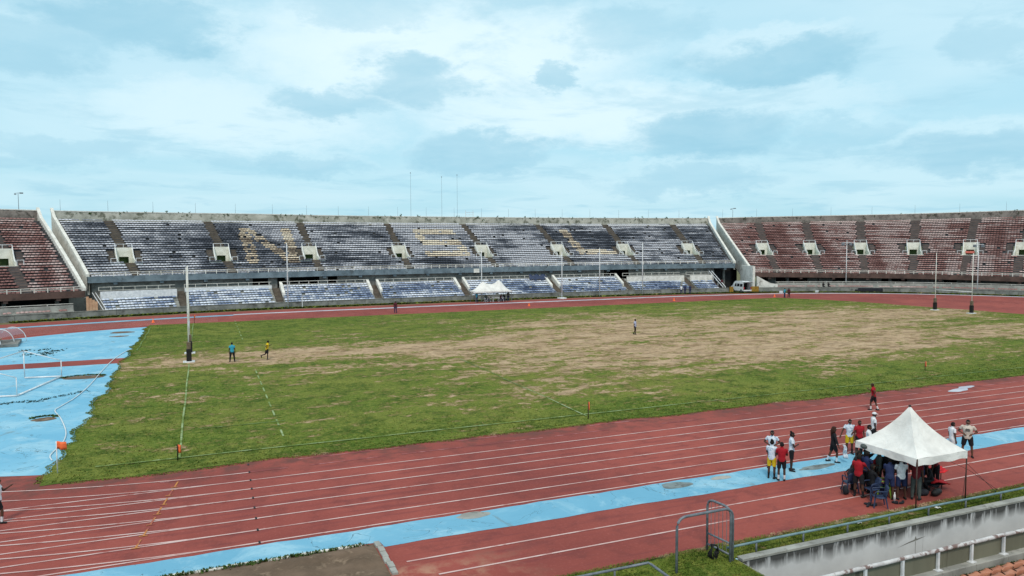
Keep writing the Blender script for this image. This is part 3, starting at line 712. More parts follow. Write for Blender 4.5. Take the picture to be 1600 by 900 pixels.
def vomitory_meshes():
    """passage cut into the rake: cheek walls, head panel with a doorway, kerb platform and rails (x along, y outwards)"""
    H = .47; d = V_O2-V_O1; wv = VW
    zb = -.35; ztop = d*H+.62
    cheeks = []
    for sx in (-1, 1):
        w_ = MB()
        x0, x1 = sx*(wv-.16), sx*wv
        prof = [(0, zb), (0, .30), (d*.45, .62), (d*.8, ztop*.86), (d, ztop), (d, zb)]
        for xx in (x0, x1): w_.add([(xx, y, z) for y, z in prof], [tuple(range(6))])
        vs_ = [(x0, y, z) for y, z in prof]+[(x1, y, z) for y, z in prof]
        w_.add(vs_, [(i, (i+1) % 6, (i+1) % 6+6, i+6) for i in range(6)])
        cheeks.append(w_.mesh('cheek_wall', 'vom_white'))
    hp = MB(); dh = .80     # head of the doorway
    hp.box((0, d-.08, (dh+ztop)/2), (2*wv-.30, .14, ztop-dh))
    for sx in (-1, 1): hp.box((sx*(wv-.16-.22), d-.085, (zb+dh)/2), (.44, .13, dh-zb))
    head = hp.mesh('vomitory', 'vom_white')
    dk = MB(); dk.box((0, d+1.1, (zb+dh)/2), (1.72, .1, dh-zb)); 
    dk.quad((-.86, d-.02, zb), (-.86, d+1.1, zb), (-.86, d+1.1, dh), (-.86, d-.02, dh)); dk.quad((.86, d-.02, zb), (.86, d+1.1, zb), (.86, d+1.1, dh), (.86, d-.02, dh))
    dk.quad((-wv+.17, -.1, zb+.01), (wv-.17, -.1, zb+.01), (wv-.17, d+1.1, zb+.01), (-wv+.17, d+1.1, zb+.01))
    door = dk.mesh('doorway', 'vom_green')
    kb_ = MB(); kb_.box((0, -.12, -.40), (2*wv+1.9, .22, .40)); kerb = kb_.mesh('kerb', 'vom_white')
    rl = MB()
    for sx in (-1, 1):
        for x in (wv+.05, wv+.9): rl.tube([(sx*x, -.1, -.2), (sx*x, -.1, .62)], .05, 6)
        rl.tube([(sx*(wv+.05), -.1, .60), (sx*(wv+.9), -.1, .60)], .045, 6)
        rl.tube([(sx*(wv-.08), .1, .34), (sx*(wv-.08), d*.5, 1.15), (sx*(wv-.08), d, ztop+.55)], .045, 6)
        rl.tube([(sx*(wv-.08), d, ztop-.1), (sx*(wv-.08), d, ztop+.55)], .05, 6)
    rl.tube([(-wv+.08, d, ztop+.55), (wv-.08, d, ztop+.55)], .045, 6)
    rl.tube([(0, d, ztop-.05), (0, d, ztop+.55)], .04, 6)
    rail = rl.mesh('railing', 'white_paint')
    return head, cheeks[0], cheeks[1], door, kerb, rail
VM = vomitory_meshes()
def place_vom(st, sv):
    p = SP(sv, V_O1-.3, float(zseat(sv, V_O1))-.38)
    o = link('vomitory', VM[0], st, True); o.location = Vector(p)-Vector(st.location); o.rotation_euler = (0, 0, theta(sv))
    for nm, me_ in zip(('cheek_wall', 'cheek_wall', 'doorway', 'kerb', 'railing'), VM[1:]): link(nm, me_, o, True)
    return o
def flank(st, front, sf, name='flank_wall', side=1, m='white_wall', drop=3.0, low=None):
    """end wall under the rake with a white coping along its sloping edge"""
    mb = MB(); n_ = 14
    offs = np.linspace(front-.4, RIM_OFF+.4, n_)
    top = [SP(sf(o), o, float(zseat(sf(o), o))+.05+.9*(o > RIM_OFF-.1)) for o in offs]
    bot = [SP(sf(o), o, max(0.0, float(zseat(sf(o), o))-drop)) for o in offs]
    t_ = Vector((*[float(x) for x in np.array([nrm(np.array([sf(10)]))[0][1], -nrm(np.array([sf(10)]))[0][0]])], 0))*.3*side
    for a, b in ((top, bot),):
        mb.grid([[tuple(x) for x in a], [tuple(x) for x in b]])
        mb.grid([[tuple(Vector(x)+t_) for x in b], [tuple(Vector(x)+t_) for x in a]])
        mb.grid([[tuple(x) for x in b], [tuple(Vector(x)+t_) for x in b]])
    mb.build(name, m, st)
    mb = MB()
    pr = [SP(sf(o), o, float(zseat(sf(o), o))+.04+.75*(o > RIM_OFF-.2)) for o in offs]
    for i in range(n_-1):
        a, b = Vector(pr[i]), Vector(pr[i+1]); o1 = -t_*.35; o2 = t_*1.15; u_ = Vector((0, 0, .42))
        mb.add([a+o1, b+o1, b+o2, a+o2, a+o1+u_, b+o1+u_, b+o2+u_, a+o2+u_], [(0, 1, 5, 4), (1, 2, 6, 5), (2, 3, 7, 6), (3, 0, 4, 7), (4, 5, 6, 7)])
    mb.build('flank_coping', 'white_dirty', st)

def wear_blue(sv, k, off):
    n1 = fbm(sv*.11, np.full(len(sv), k*.16)+sv*.02, 21); n2 = fbm(sv*.22, np.full(len(sv), k*7.31), 33, 3)
    n3 = rng.uniform(-.12, .12, len(sv)); vs_ = fbm(sv*.5, np.full(len(sv), k*.04), 44, 3)
    return np.clip(.64+1.7*(n1-.5)+1.3*(n2-.5)+.7*(vs_-.5)+n3+.25*(k > 22), 0, 1.1)
def wear_maroon(sv, k, off):
    n1 = fbm(sv*.22, np.full(len(sv), k*.07), 51); n2 = fbm(sv*.25, np.full(len(sv), k*5.7), 63, 3)
    vs_ = fbm(sv*.6, np.full(len(sv), k*.03), 47, 3)
    return np.clip(.52+.8*(n1-.5)+1.1*(n2-.5)+1.0*(vs_-.5)+rng.uniform(-.12, .12, len(sv))+.2*(k > 26), 0, 1.0)
def letters_blue(sv, k):
    m = np.zeros(len(sv), bool)
    lean = (k-12)*-.0
    u = sv+lean
    if 4 <= k <= 20:                       # N
        t = (20-k)/16; c = 93.4+t*(99.4-93.4)
        m |= (np.abs(u-93.2) < .9) | (np.abs(u-99.9) < .9) | (np.abs(u-c) < .95)
    a, b = 123.6, 132.4                    # S
    if k in (19, 20, 18): m |= (u > a+.2) & (u < b-.2)
    if k in (15, 16, 17): m |= (u > a) & (u < a+1.7)
    if k in (12, 13, 14): m |= (u > a+.6) & (u < b-.4)
    if k in (9, 10, 11): m |= (u > b-1.8) & (u < b)
    if k in (6, 7, 8): m |= (u > a+.1) & (u < b-.2)
    if 6 <= k <= 20: m |= (u > 155.0) & (u < 156.9)     # L
    if k in (6, 7): m |= (u > 155.0) & (u < 165.0)
    if k == 8: m |= (u > 155) & (u < 161.5)
    return m & (rng.uniform(0, 1, len(sv)) >.07)
itp = lambda xs, ys: (lambda o: float(np.interp(o, xs, ys)))
AB = list(zip([74.58,88.01,102.69,119.45,135.16,151.38,166.0,179.4],[76.2,89.7,103.4,119.0,135.8,151.5,165.4,178.9]))
VB = [75.48,88.88,102.7,118.9,135.3,151.25,165.3,178.6]
ST_B = build_stand('grandstand', 'long blue-and-white seated grandstand across the field, with cream seats spelling letters', 7.2, 25,
    itp([7, 27], [70.0, 67.8]), itp([7, 27], [185.2, 186.5]), AB, VB, ['seat_blue', 'seat_cream'], 'fascia_blue', 'rim', 'stair_brown', wear_blue, letters_blue)
for v in VB: place_vom(ST_B, v)
flank(ST_B, 7.2, itp([7, 27], [69.9, 67.7]), side=1, drop=2.6)
flank(ST_B, 7.2, itp([7, 27], [185.25, 186.55]), side=-1, drop=1.2)
AL = [(45.5, 47.5), (60.0, 62.4)]; VL = [46.2, 60.9]
ST_L = build_stand('grandstand', 'maroon-seated grandstand cut off by the left edge of the photo, on the bend', 3.4, 30,
    itp([3, 27], [32, 31]), itp([3, 27], [69.2, 66.2]), AL, VL, ['seat_maroon'], 'fascia_brown', 'rim_dark', 'stair_grey', wear_maroon)
for v in VL: place_vom(ST_L, v)
flank(ST_L, 3.4, itp([3, 27], [69.25, 66.25]), side=-1, drop=1.0)
AR = list(zip([195.05,202.76,210.96,218.69,226.59,233.8,241.2,249.0],[192.49,200.68,208.77,216.92,224.82,232.74,240.9,249.0]))
VR = [192.9,201.3,209.63,217.71,225.9,233.09,241.0,249.0]
ST_R = build_stand('grandstand', 'curved maroon-seated grandstand behind the far goal posts, right of the white minibus', 3.4, 30,
    itp([3, 27], [187.3, 188.0]), itp([3, 27], [256, 256]), AR, VR, ['seat_maroon'], 'fascia_brown', 'rim_dark', 'stair_grey', wear_maroon)
for v in VR: place_vom(ST_R, v)
flank(ST_R, 3.4, itp([3, 27], [187.2, 187.9]), side=1, drop=4.0)
# red board hung in one passage
sv = 225.9; mb = MB(); p = SP(sv, V_O2-.55, float(zseat(sv, V_O1))-.1)
mb.box(tuple(p), (1.6, .05, .45), theta(sv)); o = mb.build('banner', 'pink_cloth', ST_R)
# curved buttress wall at the corner of the right stand
mb = MB(); prof = [(0, 0), (0, 3.2), (.6, 2.9), (1.6, 2.3), (2.8, 1.75), (4.2, 1.5), (4.2, 0)]
for t0 in (1.2, 1.5):
    mb.add([tuple(SP(187.5+a, t0, z)) for a, z in prof], [tuple(range(7))])
for i in range(6):
    (a0, z0), (a1, z1) = prof[i], prof[i+1]
    mb.quad(tuple(SP(187.5+a0, 1.2, z0)), tuple(SP(187.5+a1, 1.2, z1)), tuple(SP(187.5+a1, 1.5, z1)), tuple(SP(187.5+a0, 1.5, z0)))
mb.build('corner_buttress', 'white_wall', ST_R)
mb = MB(); mb.box(tuple(SP(186.9, 4.6, 2.6)), (.5, 6.6, 5.2), theta(187)); mb.build('corner_pier', 'white_wall', ST_R)
# ---- space under the rake: back walls, columns, slab edge
def under(st, s0, s1, front, mwall, holes=(), colstep=6.1, bo=2.6):
    cur = s0
    zt = float(zseat((s0+s1)/2, front))-1.0
    for a, b in list(holes)+[(s1, s1)]:
        mb = MB()
        if a > cur: ribbon_closed(mb, cur, a, [(front+bo, 0), (front+bo, zt+.25), (front+bo+.25, zt+.25), (front+bo+.25, 0)], 3.0)
        cur = b
        if mb.v: mb.build('back_wall', mwall, st)
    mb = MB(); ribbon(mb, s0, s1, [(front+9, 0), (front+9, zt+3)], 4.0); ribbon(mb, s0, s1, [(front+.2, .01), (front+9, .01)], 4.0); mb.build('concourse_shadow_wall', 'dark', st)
    for c in np.arange(s0+3.5, s1, colstep):
        mb = MB(); mb.box(tuple(SP(c, front+2.0, (zt+.2)/2)), (.5, .6, zt+.2), theta(c)); mb.build('column', 'concrete', st)
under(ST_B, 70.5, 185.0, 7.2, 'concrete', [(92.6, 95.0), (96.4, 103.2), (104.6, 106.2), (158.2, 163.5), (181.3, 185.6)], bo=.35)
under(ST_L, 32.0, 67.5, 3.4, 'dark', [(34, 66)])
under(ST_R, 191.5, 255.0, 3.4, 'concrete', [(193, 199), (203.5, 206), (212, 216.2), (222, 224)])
mb = MB(); ribbon_closed(mb, 67.2, 71.0, [(8.6, 0), (8.6, 4.6), (8.9, 4.6), (8.9, 0)], 1.5); mb.build('gap_wall', 'concrete_light', ST_B)
mb = MB(); ribbon_closed(mb, 180.5, 189.0, [(17, 0), (17, 6), (17.3, 6), (17.3, 0)], 2); ribbon(mb, 180.5, 189, [(2, .012), (17, .012)], 3); mb.build('portal_dark_backdrop', 'dark', ST_B)  # added dark backdrop and floor, the portal's inner shade put into their colour
# portal beside the minibus: dark leaves of a big steel gate
for a, b in ((181.5, 183.3), (183.5, 185.2)):
    mb = MB(); ribbon_closed(mb, a, b, [(9.0, .05), (9.0, 3.9), (9.1, 3.9), (9.1, .05)], 1.0); mb.build('portal_gate', 'dark', ST_B)
# ---- lower tier of the blue stand
LOW_A = [81.89, 95.9, 111.95, 127.86, 145.9, 160.9, 174.3]
lsec = []; cur = 71.2
for a in LOW_A+[181.0]: lsec.append((cur, a-.62 if a < 181 else 179.6)); cur = a+.62
def wear_low(sv, k):
    n1 = fbm(sv*.16, np.full(len(sv), k*.2), 71); n2 = fbm(sv*.25, np.full(len(sv), k*6.3), 83, 3)
    return np.clip(.60+1.2*(n1-.5)+1.0*(n2-.5)+rng.uniform(-.2, .2, len(sv))+.24*(k > 5)+.1*math.sin(k*9.1), 0, 1.1)
LT, LR = .74, .315
for i, (a, b) in enumerate(lsec):
    nr_ = 5 if i in (0, 6, 7) else 8
    if i == 1: nr_ = 7
    mb = MB()
    for k in range(8):
        off = .55+LT*k; z = .62+LR*k
        ribbon(mb, a, b, [(off-.28, z-LR-.05), (off-.28, z), (off-.28+LT+.02, z)], 4.0)
    for e in (a, b): mb.add([tuple(SP(e, .27, 0)), tuple(SP(e, .27, .62)), tuple(SP(e, 6.2, .62+LR*7.6)), tuple(SP(e, 6.2, 0))], [(0, 1, 2, 3)])
    mb.build('lower_terrace', 'concrete_light', ST_B)
    SV = []; OF = []; WV = []; KK = []
    for k in range(nr_):
        off = .55+LT*k; sv = row_positions(off, a+.1, b-.05)
        sv = sv[rng.uniform(0, 1, len(sv)) > .03]
        SV.append(sv); OF.append(np.full(len(sv), off)); WV.append(wear_low(sv, k)); KK.append(np.full(len(sv), k))
    sv = np.concatenate(SV); of = np.concatenate(OF); wv = np.concatenate(WV); kk = np.concatenate(KK)
    nr = nrm(sv); tn = np.stack([nr[:, 1], -nr[:, 0]], 1)
    o = link('lower_seat_block', seat_mesh('lower_seat_block', SP(sv, of+.15, .62+LR*kk), tn, nr, ['seat_blue_low'], np.zeros(len(sv), int), wv), ST_B); o['kind'] = 'stuff'
    if nr_ < 8:
        mb = MB(); ribbon_closed(mb, a, b, [(.55+LT*nr_-.1, .62+LR*nr_-.3), (.55+LT*nr_-.1, 3.35), (.55+LT*nr_+.12, 3.35), (.55+LT*nr_+.12, .62+LR*nr_-.3)], 3.0)
        mb.build('screen_wall', 'white_paint' if i < 2 else 'white_dirty', ST_B)
    # rail behind the top row
    mb = MB(); zt = 3.35
    for zz in (zt+.55, zt+.05): ribbon_closed(mb, a, b, [(6.25, zz-.03), (6.25, zz+.03), (6.32, zz+.03), (6.32, zz-.03)], 3.0)
    for sp in np.arange(a+.05, b, 1.55): mb.box(tuple(SP(sp, 6.28, zt+.28)), (.07, .07, .6), theta(sp))
    mb.build('top_railing', 'white_dirty', ST_B)
    if i < 7:
        st0 = LOW_A[i]; mb = MB()
        for k in range(16):
            off = .3+LT*.5*k; z = .50+LR*.5*k
            ribbon_closed(mb, st0-.52, st0+.52, [(off, z-.5), (off, z), (off+.4, z), (off+.4, z-.5)], 1.5)
        mb.build('lower_stair', 'stair_brown', ST_B)
    # sloping cheek walls beside the stairs
    if i in (2, 3, 4, 5):
        for e, sg in ((a, 1), (b, -1)):
            mb = MB(); prof = [(3.0, 1.4), (3.0, 2.25), (6.3, 3.85), (6.3, 2.6)]
            for d_ in (0, .45*sg): mb.add([tuple(SP(e+d_, o_, z)) for o_, z in prof], [(0, 1, 2, 3)])
            mb.add([tuple(SP(e+d_, o_, z)) for d_ in (0, .45*sg) for o_, z in prof], [(0, 1, 5, 4), (1, 2, 6, 5), (2, 3, 7, 6)])
            mb.build('stair_cheek', 'white_dirty', ST_B)
# handrails down the end stair beside the portal
mb = MB()
for ds in (0, .55):
    mb.tube([tuple(SP(179.7+ds, 6.2, 4.1)), tuple(SP(180.1+ds, .4, 1.15))], .06, 6)
    for t in (0, .33, .66, 1): mb.tube([tuple(SP(179.7+ds+.4*t, 6.2-5.8*t, 4.1-2.95*t)), tuple(SP(179.7+ds+.4*t, 6.2-5.8*t, 3.0-2.6*t))], .045, 6)
mb.build('stair_handrail', 'white_paint', ST_B)
mb = MB()
for k in range(15):
    off = .4+.42*k; ribbon_closed(mb, 178.5, 180.0, [(off, 0), (off, .4+.2*k), (off+.42, .4+.2*k), (off+.42, 0)], 1.5)
mb.build('end_stair', 'stair_grey', ST_B)
# left end: tan timber panel closing the passage between the stands, and a short stair rail
mb = MB(); 
for i in range(4): mb.box(tuple(SP(69.25+.36*i, 1.2, 1.75-.12*i)), (.34, .08, 2.3-.25*i), theta(69))
pn = mb.build('timber_hoarding', 'wood_brown'); tag(pn, 'tan timber hoarding closing the gap between the maroon and blue stands', 'hoarding')
mb = MB()
for d_ in (0, .4): mb.tube([tuple(SP(70.3+d_, 5, 3.2)), tuple(SP(71.1+d_, .3, .9))], .05, 6)
mb.build('passage_handrail', 'white_paint', ST_B)
# thin two-row lower benches of the maroon stands with broken concrete behind
for st, s0, s1 in ((ST_L, 33.0, 67.6), (ST_R, 191.6, 254.0)):
    mb = MB(); ribbon(mb, s0, s1, [(.25, .62), (1.2, .62), (1.2, .95), (2.1, .95), (2.1, 1.75), (2.4, 1.75)], 3.0); mb.build('lower_terrace', 'concrete_light', st)
    SV = []; ZZ = []; OF = []
    for k in range(2):
        sv = row_positions(.6+.9*k, s0+.2, s1); sv = sv[rng.uniform(0, 1, len(sv)) > .45*fbm(sv*.2, sv*0, 91)]
        SV.append(sv); OF.append(np.full(len(sv), .7+.9*k)); ZZ.append(np.full(len(sv), .42+.33*k))
    sv = np.concatenate(SV); nr = nrm(sv); tn = np.stack([nr[:, 1], -nr[:, 0]], 1)
    o = link('lower_seat_block', seat_mesh('lower_seat_block', SP(sv, np.concatenate(OF), np.concatenate(ZZ)), tn, nr, ['seat_maroon'], np.zeros(len(sv), int), np.clip(.5+.8*(fbm(sv*.5, sv*0, 95)-.4), 0, 1)), st); o['kind'] = 'stuff'
    mb = MB()
    for zz in (1.95,): ribbon_closed(mb, s0, s1, [(2.1, zz-.03), (2.1, zz+.04), (2.17, zz+.04), (2.17, zz-.03)], 3.0)
    for sp in np.arange(s0+.5, s1, 3.1): mb.box(tuple(SP(sp, 2.14, 1.8)), (.07, .07, .4), theta(sp))
    mb.build('lower_railing', 'white_dirty', st)
# ---- grey perimeter wall with an opening by the minibus
for a, b, lb in ((30, 181.2, 'long grey weathered concrete wall in front of the blue stand'), (187.4, 258, 'grey weathered concrete wall in front of the curved maroon stand')):
    wl_ = thing('perimeter_wall', lb, 'wall', tuple(SP((a+b)/2, 0, 0)))
    e = a; i = 0
    while e < b-.5:
        f = min(b, e+6.1); mb = MB()
        ribbon_closed(mb, e+.02, f-.02, [(0, -.1), (0, .86), (.25, .86), (.25, -.1)], 1.6); mb.build('wall_panel', 'perimeter', wl_)
        mb = MB(); ribbon_closed(mb, e+.02, f-.02, [(-.05, .86), (-.05, .97), (.32, .97), (.32, .86)], 1.6); mb.build('coping', 'concrete', wl_)
        e = f
# masts and lamps on the rims
def mast(s0, h, label, r=.03, head=False):
    z = float(zrim(s0)); p = SP(s0, RIM_OFF+1.2, z-2); t = thing('lamp_post' if head else 'antenna_mast', label, 'lamp' if head else 'mast', tuple(p), theta(s0), None if head else 'thin masts above the blue stand')
    mb = MB(); mb.tube([(0, 0, 0), (0, 0, 2+h)], [r, r*.6], 6); mb.build('pole', 'galv', t, True)
    mb = MB()
    if head:
        mb.tube([(-.5, 0, 2+h-.1), (.4, 0, 2+h)], .03, 5); mb.box((.45, 0, 2+h-.05), (.5, .35, .2)); mb.box((-.4, 0, 2+h-.25), (.3, .3, .16)); mb.build('lamp_head', 'galv', t, True)
    else:
        mb.ell((0, 0, 2+h), (.08, .08, .16), 8, 6); mb.build('tip', 'galv', t, True)
mast(124.9, 9.0, 'tallest thin mast on the rim above the cream letter S, leftmost of three')
mast(131.4, 8.4, 'thin mast on the rim, middle of three above the blue stand')
mast(134.7, 8.9, 'thin mast on the rim, rightmost of three above the blue stand')
mast(64.0, 2.8, 'small lamp post on the rim of the left maroon stand', .06, True)
mast(191.0, 2.2, 'small lamp post on the rim where the right maroon stand begins', .06, True)
mb = MB(); p0 = 136.2
for d_ in (0, 1.6): mb.tube([tuple(SP(p0+d_, RIM_OFF+.3, 15.4)), tuple(SP(p0+d_, RIM_OFF+.3, 17.0))], .05, 6)
for z in (16.1, 16.6): mb.tube([tuple(SP(p0, RIM_OFF+.3, z)), tuple(SP(p0+1.6, RIM_OFF+.3, z))], .04, 6)
tag(mb.build('rim_railing', 'white_paint'), 'little white pipe frame standing on the rim at the top of an aisle', 'railing')
# parapet weeds
mbw = MB()
for i in range(160):
    s0 = random.uniform(68.5, 186) if i < 110 else random.uniform(188.5, 250); r_ = random.uniform(.1, .35)
    z = float(zrim(s0)); c = SP(s0, RIM_OFF+.02, z-random.choice([.02, .5, .8])*random.uniform(.3, 1.2))
    for j in range(7):
        a = Vector((random.uniform(-1, 1), random.uniform(-.5, .2), random.uniform(-.4, 1)))*r_
        b = Vector((random.uniform(-1, 1), random.uniform(-.5, .2), random.uniform(-.4, 1)))*r_
        mbw.add([tuple(Vector(c)), tuple(Vector(c)+a), tuple(Vector(c)+(a+b)*.9)], [(0, 1, 2)])
tag(mbw.build('rim_weeds', 'weed'), 'small weeds rooted along the top parapets', 'weeds', kind='stuff')

# ------------------------------------------------------------------ moat: retaining wall, verge rail, gate
rw = thing('retaining_wall', 'stained pale concrete moat wall with a light coping, below the grass verge', 'wall', (40, 19.1, 0))
e = 16.05
while e < 95:
    f = min(95, e+8.4)
    mb = MB(); mb.box(((e+f)/2, 19.05, -1.18), (f-e-.015, .22, 2.26)); mb.build('wall_panel', 'stained_wall', rw)
    mb = MB(); mb.box(((e+f)/2, 19.06, .0), (f-e-.01, .30, .09)); mb.build('coping', 'concrete_light', rw, bevel=.012)
    e = f
mb = MB(); cx_, cz_, cy_ = 24.05, -.62, 18.935
mb.add([(cx_-.95, cy_, cz_-.16), (cx_-.35, cy_, cz_-.07), (cx_-.05, cy_, cz_-.04), (cx_+.05, cy_, cz_-.03), (cx_+.55, cy_, cz_+.06), (cx_+.06, cy_, cz_+.03), (cx_, cy_, cz_+.15), (cx_-.05, cy_, cz_+.02), (cx_-.4, cy_, cz_-.04)], [tuple(range(9))])
mb.add([(cx_-.012, cy_, cz_-.05), (cx_+.012, cy_, cz_-.05), (cx_+.008, cy_, cz_-1.4), (cx_-.004, cy_, cz_-1.4)], [(0, 1, 2, 3)])
mb.build('crack', 'concrete', rw)
mb = MB(); mb.box((16.0, 17.6, -1.2), (.24, 2.7, 2.2)); mb.build('return_wall', 'concrete_light', rw)
mb = MB(); mb.box((-10, 19.05, -1.18), (44.9, .22, 2.26)); mb.build('wall_panel', 'stained_wall', rw)
mb = MB(); mb.box((14.25, 17.3, -.45), (3.45, 3.64, .86))
tag(mb.build('bridge_slab', 'concrete'), 'concrete slab crossing the moat under the pipe gate', 'slab')
for nm, x0, x1, lb in (('verge_rail', 16.0, 92.0, 'long blue-grey pipe rail on short posts along the moat edge'), ('verge_rail', -6.0, 12.5, 'short end of pipe rail at the bottom edge, left of the gate')):
    t = thing(nm, lb, 'railing', (x0, 19.25, 0))
    mb = MB(); zz = .36 if x0 > 0 else .50
    if x0 > 0: mb.tube([(x, 19.25, zz+.01*math.sin(x*.8)) for x in np.linspace(x0-.3, x1, 60)], .042, 8)
    else: mb.tube([(x, 19.05, zz) for x in np.linspace(x0, x1, 20)]+[(x1+.02, 18.9, zz), (x1+.02, 17.4, zz)], .042, 8)
    mb.build('rail', 'pipe_teal' if x0 > 0 else 'pipe_grey', t, smooth=True)
    for xp in np.arange(x0+.9, x1, 2.05):
        mb = MB(); mb.tube([(xp, 19.25 if x0 > 0 else 19.05, -.05), (xp, 19.25 if x0 > 0 else 19.05, zz)], .032, 8); mb.build('post', 'pipe_grey', t, smooth=True)
def bent(pts, rad=.35, n=7):
    """polyline with rounded corners"""
    P = [Vector(p) for p in pts]; out = [P[0]]
    for i in range(1, len(P)-1):
        a = (P[i-1]-P[i]).normalized(); b = (P[i+1]-P[i]).normalized()
        p0, p1 = P[i]+a*rad, P[i]+b*rad
        for t in np.linspace(0, 1, n): out.append((1-t)**2*p0+2*t*(1-t)*P[i]+t*t*p1)
    return out+[P[-1]]
gt = thing('pipe_gate', 'tall galvanised pipe gate frame with its leaf swung open over the moat', 'gate', (14.6, 19.0, -.8))
mb = MB(); mb.tube(bent([(13.52, 19.0, -.85), (13.52, 19.0, 1.78), (15.70, 19.0, 1.80), (15.70, 19.0, -.85)], .38), .045, 10); mb.build('frame', 'pipe_grey', gt, smooth=True)
mb = MB(); L0, L1 = Vector((15.60, 18.98, 0)), Vector((15.47, 20.02, 0))
mb.tube(bent([L0+Vector((0, 0, -.6)), L0+Vector((0, 0, 1.80)), L1+Vector((0, 0, 1.80)), L1+Vector((0, 0, -.05))], .3), .042, 10)
leaf = mb.build('gate_leaf', 'pipe_grey', gt, smooth=True)
for z in (.62, .25):
    mb = MB(); mb.tube([L0+Vector((0, 0, z)), L1+Vector((0, 0, z))], .034, 8); mb.build('cross_bar', 'pipe_grey', leaf, smooth=True)
for k in range(1, 6):
    p = L0.lerp(L1, k/6); mb = MB(); mb.tube([p+Vector((0, 0, .25)), p+Vector((0, 0, 1.76))], .009, 6); mb.build('infill_bar', 'galv', leaf)
mb = MB(); mb.tube([(15.78, 18.95, -.10), (15.78, 16.6, -.10)], .04, 8)
for y in (18.6, 17.6, 16.7): mb.tube([(15.78, y, -.9), (15.78, y, -.10)], .032, 8)
tag(mb.build('handrail', 'pipe_grey', smooth=True), 'grey pipe handrail running from the gate towards the stand', 'railing')
mb = MB()
for i in range(5): 
    a = [(15.25+.14*math.cos(t)+.02*i*math.sin(3*t), 19.32+.03*i, .26+.24*math.sin(t)) for t in np.linspace(0, 2*math.pi, 18)]
    mb.tube(a, .018, 6)
tag(mb.build('hose_coil', 'black', smooth=True), 'black coiled hose hung behind the open gate leaf', 'hose')

P = [[(x, y, .0+.04*float(vnoise(x*2, y*2, 4))) for y in np.linspace(15.5, 19.3, 9)] for x in np.linspace(12.55, 15.9, 9)]
mb = MB(); mb.grid(P); o = mb.build('grass_bank', 'grass', smooth=True); tag(o, kind='structure')
tx = rng.uniform(12.6, 15.9, 9000); ty = rng.uniform(15.6, 19.25, 9000)
tufts('bank_grass', tx, ty, np.full(9000, .1), .010, .03, .005, .014, 'rough grass round the foot of the pipe gate', .03)
# ------------------------------------------------------------------ near stand: parapet and terracotta seats
ns = thing('near_parapet', 'low concrete parapet with peeling white rail, posts and stained infill panels', 'wall', (22, 15.5, 0))
xs = list(np.arange(14.6, 60, 1.52))
for i in range(len(xs)-1):
    mb = MB(); mb.box(((xs[i]+xs[i+1])/2, 15.58, .55), (1.50, .05, .58)); mb.build('infill_panel', 'panel', ns)
    mb = MB(); mb.box(((xs[i]+xs[i+1])/2, 15.48, .12), (1.515, .34, .30)); mb.build('kerb_block', 'concrete_light', ns, bevel=.02)
for x in xs:
    mb = MB(); mb.box((x, 15.49, .56), (.085, .07, .62)); mb.box((x, 15.49, .285), (.24, .2, .025)); mb.build('post', 'white_paint', ns)
mb = MB(); mb.tube([(x, 15.50, .90+.004*math.sin(x*3)) for x in np.linspace(14.2, 60, 90)], .062, 10); mb.build('rail', 'rail_peeling', ns, smooth=True)
tr = thing('near_terrace', 'near stand steps with faded terracotta seats in the bottom right corner', 'grandstand', (30, 13, 0))
mb = MB(); mb.box((38, 14.0, -1.2), (44, 3.3, 2.3)); 
for k in range(1, 6): mb.box((38, 14.35-.7*k-.6, -1.0+.25*k/2), (44, 1.2, 1.9+.25*k))
mb.build('steps', 'concrete', tr)
def bucket_seat():
    mb = MB(); n = 9; P = []
    prof = [(.20, .235), (.19, .30), (.10, .325), (-.06, .30), (-.15, .315), (-.20, .40), (-.23, .52), (-.245, .55), (-.27, .54), (-.27, .40)]
    for y, z in prof:
        row = []
        for j in range(n):
            x = -.235+.47*j/(n-1); e = abs(x)/.235
            row.append((x, y-.03*e**2*(z > .4), z+.05*e**3*(z < .36)-.06*e**4*(z > .45)))
        P.append(row)
    mb.grid(P); me = mb.mesh('seat', 'seat_terracotta', True); return me
bs = bucket_seat()
for k in range(4):
    for x in np.arange(20.4 if k == 0 else 19.4, 33, .53):
        if rng.uniform() < .05: continue
        o = link('seat', bs, tr, True); o.location = Vector((x+rng.uniform(-.015, .015), 14.86-.7*k, -.10+.25*k))-Vector(tr.location)
        o.rotation_euler = (rng.uniform(-.05, .05), 0, rng.uniform(-.05, .05))
# weeds between kerb and seats, weeds in the apron cracks and round the pit
def weeds(name, pts, hm, label, m='weed', spread=.12, blades=6):
    mb = MB()
    for (x, y, z) in pts:
        for j in range(blades):
            a = random.uniform(0, 6.28); h = hm*random.uniform(.4, 1.1); r_ = random.uniform(.3, 1)*spread
            b = Vector((x+random.uniform(-.05, .05), y+random.uniform(-.05, .05), z)); t_ = b+Vector((math.cos(a)*r_, math.sin(a)*r_, h)); sd_ = Vector((-math.sin(a), math.cos(a), 0))*r_*.35
            mb.add([b-sd_*.4, b+sd_*.4, b.lerp(t_, .6)+sd_, t_, b.lerp(t_, .6)-sd_], [(0, 1, 2, 3, 4)])
    return tag(mb.build(name, m), label, 'weeds', kind='stuff')
weeds('parapet_weeds', [(random.uniform(18, 34), random.uniform(15.06, 15.32), -.05) for _ in range(900)], .14, 'dark weeds growing between the near parapet and terracotta seats')
pts = []
for (xa, ya), (xb, yb) in zip([(-12.9, 57.0), (-11.4, 57.2), (-10.3, 57.1), (-9.4, 58.2)], [(-11.4, 57.2), (-10.3, 57.1), (-9.4, 58.2), (-7.8, 59.8)]):
    for _ in range(26): t = random.random(); pts.append((xa+(xb-xa)*t+random.gauss(0, .12), ya+(yb-ya)*t+random.gauss(0, .22), .006))
